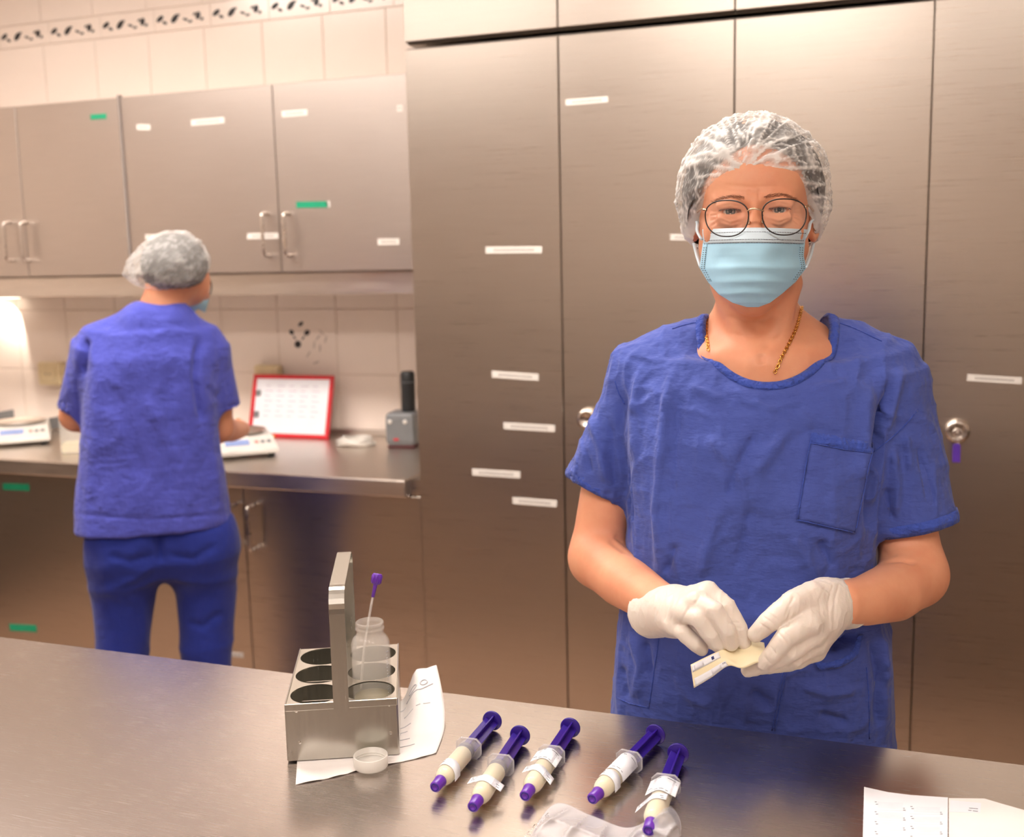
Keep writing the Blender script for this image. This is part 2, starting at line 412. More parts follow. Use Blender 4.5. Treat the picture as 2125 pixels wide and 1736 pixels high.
for p0, p1, h, d, mt in (((188, 243), (221, 241), 11, wd1[1], 'green_label'), ((284, 264), (312, 264), 12, wd2[0], 'white_label'), ((397, 255), (466, 249), 13, wd2[0], 'white_label'),
                         ((585, 237), (638, 233), 13, wd2[1], 'white_label'), ((824, 225), (836, 224), 13, wd2[1], 'white_label'), ((615, 425), (681, 424), 13, wd2[1], 'green_label'), ((678, 424), (685, 423), 13, wd2[1], 'white_label'),
                         ((302, 492), (346, 491), 11, wd2[0], 'white_label'), ((513, 490), (578, 489), 12, wd2[0], 'white_label'), ((784, 502), (829, 501), 13, wd2[1], 'white_label')):
    strip('label_strip', p0, p1, h, WCAB_Y, M[mt], d)
for px, d in ((22, wd1[0]), (57, wd1[1])):
    p = atY(px, 462, WCAB_Y); q = atY(px, 540, WCAB_Y); d_handle('handle', d, p[0], q[2], p[2], WCAB_Y)
for px, d in ((555, wd2[0]), (600, wd2[1])):
    p = atY(px, 443, WCAB_Y); q = atY(px, 530, WCAB_Y); d_handle('handle', d, p[0], q[2], p[2], WCAB_Y)
# steel light rail under the wall cabinets
t = thing('light_rail', 'long steel light rail mounted under the wall cabinets', 'rail')
box_obj('rail_profile', (W1a, WCAB_Y+.03, 1.372), (TX[0]-.003, WCAB_Y+.07, WZ0-.001), M['steel_counter'], t, .002)
box_obj('rail_back', (W1a, WCAB_Y+.07, 1.415), (TX[0]-.003, WALL_Y-.01, WZ0-.001), M['steel_wall'], t)

# base cabinets and counter
BX = [atY(186, 1050, FRONT_Y+.03)[0], atY(509, 1100, FRONT_Y+.03)[0], TX[0]-.004]
BZ1 = TZ-.046
b1x = BX[0]-.55
bl = ['steel base cabinet at the left edge with two green labels', 'steel base cabinet behind the legs of the bending person', 'steel base cabinet with a bar handle, beside the tall lockers']
bx = [(b1x, BX[0]), (BX[0], BX[1]), (BX[1], BX[2])]
bds = []
for i, (a, b) in enumerate(bx):
    ds = [(a, b, .10, BZ1)]
    bc, bd = cabinet('base_cabinet', bl[i], 'cabinet', a, b, FRONT_Y+.03, .58, 0, BZ1, ds, M['steel_door'], 'steel base cabinets', toe=.10)
    bds.append(bd)
YB_ = FRONT_Y+.03
for p0, p1, h, d, mt in (((6, 1009), (61, 1011), 14, bds[0][0], 'green_label'), ((20, 1301), (76, 1304), 14, bds[0][0], 'green_label'), ((474, 1356), (505, 1359), 10, bds[1][0], 'white_label')):
    strip('label_strip', p0, p1, h, YB_, M[mt], d)
p = atY(528, 1047, YB_); q = atY(530, 1136, YB_); d_handle('handle', bds[2][0], p[0], q[2], p[2], YB_, out=.038, r=.0055)
p = atY(490, 1046, YB_); q = atY(490, 1130, YB_); d_handle('handle', bds[1][0], p[0], q[2], p[2], YB_, out=.038, r=.0055)
t = thing('counter', 'long steel counter along the tiled back wall', 'counter')
box_obj('counter_top', (b1x, FRONT_Y, BZ1), (TX[0]-.035, WALL_Y-.009, TZ), M['steel_counter'], t, .004, 2)
structure(box_obj('trim_3', (b1x, WALL_Y-.022, TZ+.0005), (TX[0]-.004, WALL_Y-.009, TZ+.02), M['steel_counter'], None, .002))
box_obj('end_filler', (TX[0]-.035, TALL_Y+.02, BZ1), (TX[0]-.004, WALL_Y-.009, TZ-.004), M['steel_door'], t)

# ------------------------------------------------------------------ work table in the foreground
EDGE_Y = 1.256
t = thing('work_table', 'large scratched steel work table in the foreground', 'table')
box_obj('table_top', (-2.55, .30, TZ-.045), (1.30, EDGE_Y, TZ), M['steel_top'], t, .003, 2)
for x in (-2.45, 1.2):
    for y in (.40, 1.16): box_obj('leg', (x-.02, y-.02, 0), (x+.02, y+.02, TZ-.045), M['steel_bar'], t, .003)
box_obj('added_rear_panel', (-2.43, 1.165, .12), (1.18, 1.175, TZ-.045), M['steel_door'], t)  # unseen panel added so the steel fronts behind it reflect dark
for x in (-2.42, 1.17): box_obj('side_panel', (x-.005, .42, .12), (x+.005, 1.165, TZ-.045), M['steel_door'], t)  # unseen sides added to close the table off from light
box_obj('added_shelf', (-2.415, .42, .12), (1.165, 1.165, .14), M['steel_door'], t)  # added out of view to keep the space below dark
# ------------------------------------------------------------------ things on the work table
def frosted(name, color, opac=.45, rough=.3, tint=(1, 1, 1)):
    m, nt, b = new_mat(name); setp(b, color=color, rough=rough, spec=.5)
    tr = nt.nodes.new('ShaderNodeBsdfTransparent'); tr.inputs[0].default_value = (*tint, 1)
    n = noise_node(nt, 12, 2)
    rp = ramp(nt, n.outputs['Fac'], [(.3, (opac*.96,)*3), (.7, (opac*1.04,)*3)])
    mx = nt.nodes.new('ShaderNodeMixShader'); nt.links.new(rp.outputs[0], mx.inputs[0])
    nt.links.new(tr.outputs[0], mx.inputs[1]); nt.links.new(b.outputs[0], mx.inputs[2])
    nt.links.new(mx.outputs[0], nt.nodes['Material Output'].inputs[0])
    return m
M['frost'] = frosted('frosted_plastic', srgb(238, 234, 226), .24, .13)
M['frost_lid'] = frosted('frosted_lid_plastic', srgb(244, 240, 232), .55, .3)
M['clear_barrel'] = frosted('clear_barrel_plastic', srgb(225, 222, 224), .26, .12)
M['tube_clear'] = frosted('clear_tubing', srgb(235, 228, 222), .45, .15)
M['film'] = frosted('clear_film', srgb(235, 233, 236), .38, .05)
M['milk'] = plain('cream_milk', srgb(240, 226, 188), .35, var=.02, scale=40, sss=.2)
M['milk_thin'] = frosted('thin_milk', srgb(238, 224, 190), .55, .25)
M['purple_cap'] = plain('purple_cap', srgb(104, 46, 170), .3, var=.05)
M['purple_dark'] = plain('dark_purple_plastic', srgb(44, 18, 128), .28, var=.05)
M['stopper'] = plain('grey_rubber', srgb(92, 88, 100), .45)
M['paper'] = plain('pouch_paper', srgb(238, 232, 228), .6, var=.03, scale=14, bumpk=.15)
M['paper_white'] = plain('label_paper', srgb(232, 233, 238), .5, var=.015, scale=25)
M['backing'] = plain('glossy_backing_paper', srgb(240, 226, 188), .35, var=.02, scale=25)
M['ink'] = plain('ink', srgb(70, 70, 84), .6)
M['ink_blue'] = plain('ink_blue', srgb(40, 52, 110), .6)
M['ink_light'] = plain('ink_pale', srgb(196, 196, 202), .6)
M['ink_field'] = plain('pale_grey_print', srgb(226, 226, 232), .5)
M['syr_label'] = label_mat('printed_syringe_label', srgb(236, 238, 244), srgb(170, 170, 178), (60, 60, 14))

# bottle caddy -----------------------------------------------------
CX, CY, CT, CWd, CLn, CH = -.6519, 1.0138, math.radians(25.25), .1265, .1814, .0687
t = thing('bottle_caddy', 'steel bottle caddy with six round holes and a tall strap handle', 'caddy', (CX, CY, TZ+.0022), CT)
def holed_plate(w, l, nx, ny, r, thick, z):
    bm = bmesh.new(); N = 32
    cw, cl = w/nx, l/ny
    for i in range(nx):
        for j in range(ny):
            cx, cy = (i+.5)*cw, (j+.5)*cl
            ring = []; sq = []
            for k in range(N):
                a = 2*math.pi*k/N + math.pi/4
                c, s = math.cos(a), math.sin(a); m = max(abs(c), abs(s))
                ring.append(bm.verts.new((cx+r*c, cy+r*s, z))); sq.append(bm.verts.new((cx+c/m*cw/2, cy+s/m*cl/2, z)))
            for k in range(N):
                bm.faces.new((ring[k], sq[k], sq[(k+1) % N], ring[(k+1) % N]))
    bmesh.ops.remove_doubles(bm, verts=bm.verts, dist=1e-5)
    bmesh.ops.recalc_face_normals(bm, faces=bm.faces)
    bmesh.ops.solidify(bm, geom=list(bm.faces), thickness=thick)
    return bm
bm_obj('top_plate', holed_plate(CWd, CLn, 2, 3, .0291, .0016, CH-.0018), M['steel_caddy'], t)
box_obj('front_panel', (0, -.0012, 0), (CWd, .0004, CH-.004), M['steel_caddy'], t, .0005)
box_obj('front_rim', (-.0006, -.0022, CH-.0085), (CWd+.0006, .0004, CH+.0002), M['steel_caddy'], t, .0009, 2)
box_obj('back_panel', (0, CLn-.0004, 0), (CWd, CLn+.0012, CH-.002), M['steel_caddy'], t, .0005)
box_obj('side_panel', (CWd-.0004, 0, 0), (CWd+.0012, CLn, CH-.0005), M['steel_caddy'], t, .0005)
box_obj('side_panel', (-.0012, 0, 0), (.0004, CLn, CH-.0005), M['steel_caddy'], t, .0005)
box_obj('bottom_plate', (0, 0, 0), (CWd, CLn, .0014), M['steel_caddy'], t)
for j in (1, 2):
    box_obj('inner_bracket', (.012, CLn*j/3-.001, .0014), (.052, CLn*j/3+.001, .046), M['steel_caddy'], t)
    box_obj('inner_bracket', (.074, CLn*j/3-.001, .0014), (.114, CLn*j/3+.001, .030), M['steel_caddy'], t)
for x, z in ((.034, .062), (.095, .062), (.118, .061), (.118, .027), (.014, .022), (.012, .060)):
    v, f = lathe([(0, .0007), (.0012, .0005), (.0020, 0)], 10)
    o = py_obj('spot_weld', v, f, M['steel_caddy'], t); o.location = (x, -.0012, z); o.rotation_euler = (math.pi/2, 0, 0)
# strap handle: an inverted U from the front panel over to the back panel
hz = .199
arch = [(0, CH-.010)] + [(0, z) for z in np.linspace(CH, hz-.026, 6)]
arch += [(.024-.024*math.cos(a), hz-.024+.024*math.sin(a)) for a in np.linspace(.15, math.pi/2, 7)]
arch += [(CLn-.024+.024*math.sin(a), hz-.024+.024*math.cos(a)) for a in np.linspace(0, math.pi/2, 8)]
arch += [(CLn, z) for z in np.linspace(hz-.030, CH-.010, 6)]
hv, hf = [], []
hw, th = .0088, .0011
for (y, z) in arch: hv += [(CWd/2-hw, y, z), (CWd/2+hw, y, z)]
for i in range(len(arch)-1): hf.append((2*i, 2*i+1, 2*i+3, 2*i+2))
ho = py_obj('strap_handle', [(x, y-.0024 if y < CLn/2 else y+.0024, z) for x, y, z in hv], hf, M['steel_caddy'], t, True)
md = ho.modifiers.new('thickness', 'SOLIDIFY'); md.thickness = .0022; md.offset = 0
ho.data.shade_flat()
def caddy_world(x, y, z):
    return np.array([CX+x*math.cos(CT)-y*math.sin(CT), CY+x*math.sin(CT)+y*math.cos(CT), TZ+.0022+z])

# bottle in the middle hole of the right column
bp = caddy_world(CWd*.75, CLn*.5, .0018)
t = thing('milk_bottle', 'frosted plastic bottle standing in the caddy with a little milk', 'bottle', tuple(bp), CT)
R_ = .0238
prof = [(0, .0), (R_*.9, .0), (R_, .003), (R_, .096), (R_*.985, .102), (R_*.92, .107), (R_*.80, .111), (.0168, .1135), (.0163, .117), (.0163, .119), (.0178, .1198), (.0178, .1215), (.0165, .1222),
        (.0165, .1240), (.0172, .1247), (.0172, .1280), (.0166, .1290), (.0150, .1290), (.0148, .114), (R_*.78, .1092), (R_*.93, .100), (R_-.0012, .094), (R_-.0012, .004), (0, .0015)]
py_obj('bottle_body', *lathe(prof, 40), M['frost'], t)
py_obj('milk', *lathe([(0, .002), (R_-.0016, .0045), (R_-.0016, .034), (0, .034)], 36), M['milk_thin'], t)
py_obj('scale_marks', *merge(*[tube([(R_*math.cos(-.62+s*w_), R_*math.sin(-.62+s*w_), z) for s in (0, 1)], .00035, 5) for z, w_ in [(z_, .18 if k % 4 == 0 else .09) for k, z_ in enumerate(np.linspace(.03, .094, 17))]]), M['ink_light'], t)
# feeding tube standing in the bottle
zc = proj(bp)[2]
def P3(px, py, d=0.0): return atD(px, py, zc+d)
pts = [P3(749, 1428, -.004), P3(752, 1385, -.002), P3(757, 1335), P3(764, 1292, .004), P3(771, 1252, .006), P3(777, 1222, .008), P3(781, 1204, .009)]
base = pts[0].copy()
t = thing('feeding_tube', 'thin clear tube with a purple connector leaning in the frosted bottle', 'tube', tuple(base))
pl = [p-base for p in pts]
py_obj('tubing', *tube(catmull(pl[:6], 6), .0016, 8), M['tube_clear'], t)
ax = Vector(pl[6]-pl[4]).normalized(); q = ax.to_track_quat('Z', 'Y').to_matrix().to_4x4()
con = lathe([(0, 0), (.0022, 0), (.0025, .014), (.0030, .016), (.0058, .017), (.0060, .028), (.0052, .0295), (.0030, .0295), (.0028, .024), (0, .024)], 20)
py_obj('connector', *xf(con, Matrix.Translation(Vector(pl[4])*.55+Vector(pl[5])*.45) @ q), M['purple_cap'], t)
ribs = merge(*[tube([(.0060*math.cos(a), .0060*math.sin(a), .018), (.0060*math.cos(a), .0060*math.sin(a), .0275)], .0007, 6) for a in np.linspace(0, 2*math.pi, 9)[:-1]])
py_obj('connector_ribs', *xf(ribs, Matrix.Translation(Vector(pl[4])*.55+Vector(pl[5])*.45) @ q), M['purple_cap'], t)

# paper pouch lying under the caddy, its far corner lifting off the table
A0, A1 = np.array([-.6156, .9666]), np.array([-.500, 1.083])
far = atY(906, 1383, 1.243); A2 = far[:2]; A3 = np.array([-.700, 1.120])
e0 = caddy_world(CWd, 0, 0)[:2]; e1 = caddy_world(CWd, CLn, 0)[:2]; en = np.array([(e1-e0)[1], -(e1-e0)[0]]); en /= np.linalg.norm(en)
NU, NV = 40, 40; V = []; F = []
for j in range(NV+1):
    for i in range(NU+1):
        u, v = i/NU, j/NV
        p = (A0*(1-u)+A1*u)*(1-v)+(A3*(1-u)+A2*u)*v
        p = p + en*.010*math.sin(v*math.pi)*u + np.array([.004*math.sin(u*9), .003*math.sin(u*7+1)])*(1-v)
        d = (p-e0)@en
        s = min(1, max(0, d-.002)/.022); s = s*s*(3-2*s)
        vv = max(0, (v-.35)/.65)
        z = TZ+.0004+(far[2]-TZ)*s*vv**1.2*(.82+.18*u)
        if d > .003: z += .0016*abs(math.sin(u*23+v*7))*min(1, (d-.003)/.02)*(.4+.6*v)
        elif v < .18: z += .0012*abs(math.sin(u*17))*(1-v/.18)
        V.append((p[0], p[1], z))
for j in range(NV):
    for i in range(NU): a = j*(NU+1)+i; F.append((a, a+1, a+NU+2, a+NU+1))
c0 = np.array([A0[0], A0[1], TZ])
t = thing('paper_pouch', 'opened white paper pouch lying crumpled under the steel caddy', 'pouch', tuple(c0))
po = py_obj('pouch_sheet', [np.array(p)-c0 for p in V], F, M['paper'], t)
md = po.modifiers.new('t', 'SOLIDIFY'); md.thickness = .0006; md.offset = 1
def surf(u, v):
    a = np.array(V).reshape(NV+1, NU+1, 3); x = u*NU; y = v*NV; i = min(NU-1, int(x)); j = min(NV-1, int(y)); fx, fy = x-i, y-j
    return ((a[j, i]*(1-fx)+a[j, i+1]*fx)*(1-fy)+(a[j+1, i]*(1-fx)+a[j+1, i+1]*fx)*fy) - c0 + np.array([0, 0, .0011])
def pline(uvs, r=.0004): return tube([surf(u, v) for u, v in uvs], r, 5)
printed = []
for v, u0, u1 in ((.80, .70, .74), (.66, .72, .78), (.66, .80, .83), (.66, .85, .90), (.52, .68, .76), (.44, .66, .74), (.42, .66, .70), (.33, .62, .76), (.22, .60, .80)):
    printed.append(pline([(u0+(u1-u0)*k/6, v) for k in range(7)]))
for cu in (.80, .88):                      # two rounded marks joined below, printed near the top
    printed.append(tube([surf(cu+.026*math.cos(a), .86+.022*math.sin(a)) for a in np.linspace(0, 2*math.pi, 12)[:-1]], .0009, 5, True))
printed.append(pline([(.75+.19*k/8, .83-.022*math.sin(math.pi*k/8)) for k in range(9)], .0009))
py_obj('pouch_print', *merge(*printed), M['ink_light'], t)

# bottle lid
lp = atZ(770, 1590, TZ+.002)
t = thing('screw_top', 'round frosted bottle lid lying open side up on the paper pouch', 'lid', (lp[0], lp[1], TZ+.0026))
py_obj('lid_shell', *lathe([(0, 0), (.0185, 0), (.0193, .0015), (.0196, .0135), (.0190, .0142), (.0182, .0140), (.0180, .0022), (0, .0018)], 48), M['frost_lid'], t)
py_obj('screw_thread', *tube([(.0179*math.cos(a), .0179*math.sin(a), .004+.006*a/(4*math.pi)) for a in np.linspace(0, 4*math.pi, 60)], .0006, 5), M['frost_lid'], t)

# syringes -----------------------------------------------------------
def sticker(y0, y1, w0, w1, r=.01125, ang=0.0, skew=0.0, wrap=1.25, n=26, droop=0.0):
    """a label stuck over the barrel: it follows the round for |angle|<wrap and then flies off straight; w0,w1 = arc length left and right"""
    V = []; F = []
    lim = wrap*r
    for k in range(n+1):
        s = -w0+(w0+w1)*k/n
        a = max(-lim, min(lim, s))/r; ex = s-max(-lim, min(lim, s))
        x = r*math.sin(a)+ex*math.cos(a); z = r*math.cos(a)-ex*math.sin(a)
        z = max(z, -.0115); x2 = x*math.cos(ang)+z*math.sin(ang); z2 = -x*math.sin(ang)+z*math.cos(ang); z2 = max(z2, -.0117)
        for y in (y0, y1): V.append((x2, y+skew*s, z2))
    for k in range(n): F.append((2*k, 2*k+2, 2*k+3, 2*k+1))
    return V, F
AX = Matrix.Rotation(-math.pi/2, 4, 'X')      # lathe z axis -> +y
def lathe_y(prof, n=28): return xf(lathe(prof, n), AX)
syr_parts = {}
def syringe(tipx, tipy, ang, L, label, labels, wrap=1.25):
    t = thing('feeding_syringe', label, 'syringe', (tipx, tipy, TZ+.0128), ang-math.pi/2, 'milk filled syringes')
    s = L/.175
    if not syr_parts:
        def mk(nm, vf, mt): 
            me = bpy.data.meshes.new(nm); me.from_pydata([tuple(p) for p in vf[0]], [], vf[1]); me.update(); me.shade_smooth(); me.materials.append(M[mt]); syr_parts[nm] = me
        mk('tip_cap', lathe_y([(0, .0015), (.0022, .0015), (.0026, 0), (.0052, 0), (.0060, .001), (.0063, .012), (.0068, .0135), (.0068, .016), (0, .016)]), 'purple_cap')
        mk('tip_ring', xf(tube([(.0040*math.cos(a), .0040*math.sin(a), 0) for a in np.linspace(0, 2*math.pi, 20)[:-1]], .0008, 6, True), AX), 'purple_dark')
        mk('barrel', lathe_y([(.0042, .013), (.0046, .0165), (.0070, .0185), (.0095, .0225), (.0108, .028), (.0110, .034), (.0110, .099)], 32), 'clear_barrel')
        mk('milk', lathe_y([(0, .0168), (.0038, .0170), (.0064, .0192), (.0088, .0230), (.0100, .028), (.0103, .034), (.0103, .0798), (0, .0798)], 32), 'milk')
        mk('stopper', lathe_y([(0, .080), (.0095, .080), (.0104, .0815), (.0104, .0835), (.0094, .0845), (.0094, .0865), (.0104, .0875), (.0104, .0895), (.0085, .091), (0, .091)]), 'stopper')
        oc = [(-.0150, -.0062), (-.0095, -.0118), (.0095, -.0118), (.0150, -.0062), (.0150, .0062), (.0095, .0118), (-.0095, .0118), (-.0150, .0062)]
        bm = bmesh.new(); vs = [[bm.verts.new((x, y, z)) for x, z in oc] for y in (.0978, .0995)]
        bm.faces.new(vs[0]); bm.faces.new(vs[1][::-1])
        for i in range(8): j = (i+1) % 8; bm.faces.new((vs[0][i], vs[0][j], vs[1][j], vs[1][i]))
        bmesh.ops.recalc_face_normals(bm, faces=bm.faces); me = bpy.data.meshes.new('flange'); bm.to_mesh(me); bm.free(); me.materials.append(M['clear_barrel']); syr_parts['flange'] = me
        mk('flange_rim', tube([(x, .0966, z) for x, z in oc], .0009, 6, True), 'clear_barrel')
        bm = bmesh.new(); Rt = Matrix.Rotation(.35, 4, 'Y')
        add_box(bm, (-.0086, .090, -.0010), (.0086, .1725, .0010), .0004, 1, Rt); add_box(bm, (-.0010, .090, -.0086), (.0010, .1725, .0086), .0004, 1, Rt)
        me = bpy.data.meshes.new('plunger_rod'); bmesh.ops.recalc_face_normals(bm, faces=bm.faces); bm.to_mesh(me); bm.free(); me.materials.append(M['purple_dark']); syr_parts['plunger_rod'] = me
        mk('thumb_disc', lathe_y([(0, .1722), (.0115, .1722), (.0122, .1728), (.0122, .1746), (.0115, .1752), (0, .1752)], 32), 'purple_dark')
    for nm, me in syr_parts.items():
        o = bpy.data.objects.new(nm, me); COL.objects.link(o); o.parent = t; o.scale = (1, s, 1)
    for (y0, y1, w0, w1, an, sk, mt) in labels:
        v, f = sticker(y0, y1, w0, w1, ang=an, skew=sk, wrap=wrap)
        o = py_obj('sticker', v, f, M['syr_label'], t); md = o.modifiers.new('t', 'SOLIDIFY'); md.thickness = .00025; md.offset = 1
        n = len(v)//2
        marks = []
        for k in mt:                        # short dark rules and print dashes along the edges of a sticker
            i0, i1, fy = k
            pts = []
            for q in np.linspace(i0, i1, 5):
                a = min(n-2, int(q*(n-1))); fr = q*(n-1)-a
                pa = np.array(v[2*a])*(1-fy)+np.array(v[2*a+1])*fy; pb = np.array(v[2*a+2])*(1-fy)+np.array(v[2*a+3])*fy
                p = pa*(1-fr)+pb*fr; p[2] += .00045; pts.append(p)
            marks.append(tube(pts, .00028, 5))
        if marks: py_obj('sticker_print', *merge(*marks), M['ink'], o)
    return t
BIGM = [(.04, .18, .30), (.30, .42, .10), (.46, .60, .12), (.66, .74, .10), (.60, .88, .88), (.90, .92, .70), (.30, .40, .9)]
SMM = [(.06, .12, .75), (.06, .16, .45), (.84, .92, .2), (.80, .90, .5)]
syringe(-.4563, .9877, math.radians(90.4), .1765, 'milk syringe nearest the steel caddy, with a single label wrapped round its barrel', [(.031, .046, .013, .020, .30, -.15, SMM)])
syringe(-.4020, .9608, math.radians(93.2), .1752, 'milk syringe, second from the caddy, with one label sticking out both sides', [(.036, .050, .021, .021, .05, -.1, SMM)], .45)
syringe(-.3586, .9985, math.radians(90.9), .1748, 'milk syringe, middle of the five, with two labels', [(.066, .092, .019, .016, .1, -.1, BIGM), (.037, .051, .020, .021, .1, -.25, SMM)], .6)
syringe(-.2902, 1.0136, math.radians(80.1), .1733, 'milk syringe lying aslant in front of the woman, with wrapped label along its barrel', [(.052, .092, .014, .018, .15, 0, BIGM), (.034, .048, .012, .020, .25, -.1, SMM)])
syringe(-.2210, .9700, math.radians(91.6), .1735, 'milk syringe farthest right, its tip under the clear bag', [(.062, .094, .017, .018, -.1, .0, BIGM), (.044, .056, .024, .012, -.25, .25, SMM)], .5)

# clear plastic bag at the bottom edge
NU, NV = 110, 50
top = catmull([(1088, 1752), (1150, 1667), (1225, 1690), (1298, 1716), (1345, 1700), (1384, 1668), (1412, 1702), (1409, 1756)], 8)
seg = np.concatenate([[0], np.cumsum(np.linalg.norm(np.diff(top, axis=0), axis=1))]); seg /= seg[-1]
V = []; F = []
for i in range(NU+1):
    u = i/NU; tx = np.interp(u, seg, top[:, 0]); ty = np.interp(u, seg, top[:, 1])
    bx_, by_ = 1090+(1405-1090)*u, 1800+20*math.sin(u*3)
    for j in range(NV+1):
        v = j/NV
        px, py = tx+(bx_-tx)*v, ty+(by_-ty)*v
        peak = math.exp(-((px-1380)/38)**2-((py-1690)/40)**2)
        peak2 = math.exp(-((px-1190)/60)**2-((py-1735)/50)**2)
        cr = (1-abs(math.sin(px*.045+py*.030+2*math.sin(py*.03))))**2*.8+(1-abs(math.sin(px*.022-py*.06+1.3)))**2*.5
        z = TZ+.0012+.027*peak*(min(1, v*6+.35))+.010*peak2*min(1, v*4)+.0095*cr*min(1, v*5)
        V.append(atZ(px, py, z))
for i in range(NU):
    for j in range(NV): a = i*(NV+1)+j; F.append((a, a+1, a+NV+2, a+NV+1))
c0 = atZ(1250, 1740, TZ); c0[2] = TZ
t = thing('plastic_bag', 'crumpled clear plastic bag at the near edge of the table', 'bag', tuple(c0))
bo = py_obj('bag_film', [p-c0 for p in V], F, M['film'], t)
md = bo.modifiers.new('t', 'SOLIDIFY'); md.thickness = .0004
tri = []
for px, py in ((1136, 1690), (1122, 1701), (1109, 1714), (1097, 1728)):
    P = [atZ(px+dx, py+dy, TZ+.0085)-c0 for dx, dy in ((-5, 3), (5, 3), (1, -4))]; tri.append(tube(P, .0003, 5, True))
    P = [atZ(px+dx, py+dy, TZ+.0085)-c0 for dx, dy in ((-8, 6), (-5, 8))]; tri.append(tube(P, .0003, 5))
py_obj('bag_print', *merge(*tri), M['paper_white'], t)

# sheet of printed labels and the pouch next to it
sh = [atZ(*q, TZ) for q in ((1793, 1635), (1843, 1646), (1891, 1652), (1967, 1657), (1966, 1800), (1789, 1800))]
c0 = sh[0].copy(); c0[2] = TZ
t = thing('label_sheet', 'white sheet of printed labels at the lower right corner', 'sheet', tuple(c0))
poly_slab('sheet', [p[:2]-c0[:2] for p in sh], .0012, .0017, M['paper_white'], t)
def sheet_label(x0, y0, x1, y1):
    q = [atZ(x, y, TZ+.0018)[:2]-c0[:2] for x, y in ((x0, y0), (x1, y0+2), (x1, y1+2), (x0, y1))]
    o = poly_slab('label', q, .0017, .0020, M['paper_white'], t)
    w = q[1]-q[0]; h = q[3]-q[0]
    mk = []
    for a, b, y in ((.02, .08, .15), (.05, .12, .4), (.90, .95, .75), (.90, .97, .95)):
        mk.append(tube([np.array([*(q[0]+w*s+h*y), .0022]) for s in (a, b)], .0003, 5))
    py_obj('label_print', *merge(*mk), M['ink'], o)
    o2 = poly_slab('label_field', [q[0]+w*.1+h*.12, q[0]+w*.92+h*.12, q[0]+w*.88+h*.88, q[0]+w*.12+h*.8], .0020, .00205, M['ink_field'], o)
for i in range(5): sheet_label(1814, 1661+20.5*i, 1880, 1680+20.5*i)
for i in range(4): sheet_label(1888, 1671+20.5*i, 1957, 1688+20.5*i)
p2 = [atZ(*q, TZ) for q in ((1969, 1657), (2043, 1658), (2080, 1669), (2140, 1686), (2180, 1800), (1969, 1800))]
c0 = p2[0].copy(); c0[2] = TZ
t = thing('sterile_pouch', 'flat sterile paper pouch with a small white label beside the label sheet', 'pouch', tuple(c0))
o = poly_slab('pouch_sheet', [p[:2]-c0[:2] for p in p2], .0004, .0010, M['paper'], t)
q = [atZ(*k, TZ)[:2]-c0[:2] for k in ((1972, 1662), (2036, 1668), (2034, 1688), (1970, 1686))]
o = poly_slab('sticker', q, .0010, .0014, M['paper_white'], t)
w = q[1]-q[0]; h = q[3]-q[0]
py_obj('sticker_print', *merge(*[tube([np.array([*(q[0]+w*s+h*y), .0016]) for s in (a, b)], .0003, 5) for a, b, y in ((.62, .9, .55), (.6, .7, .75), (.74, .9, .76))]), M['ink'], o)
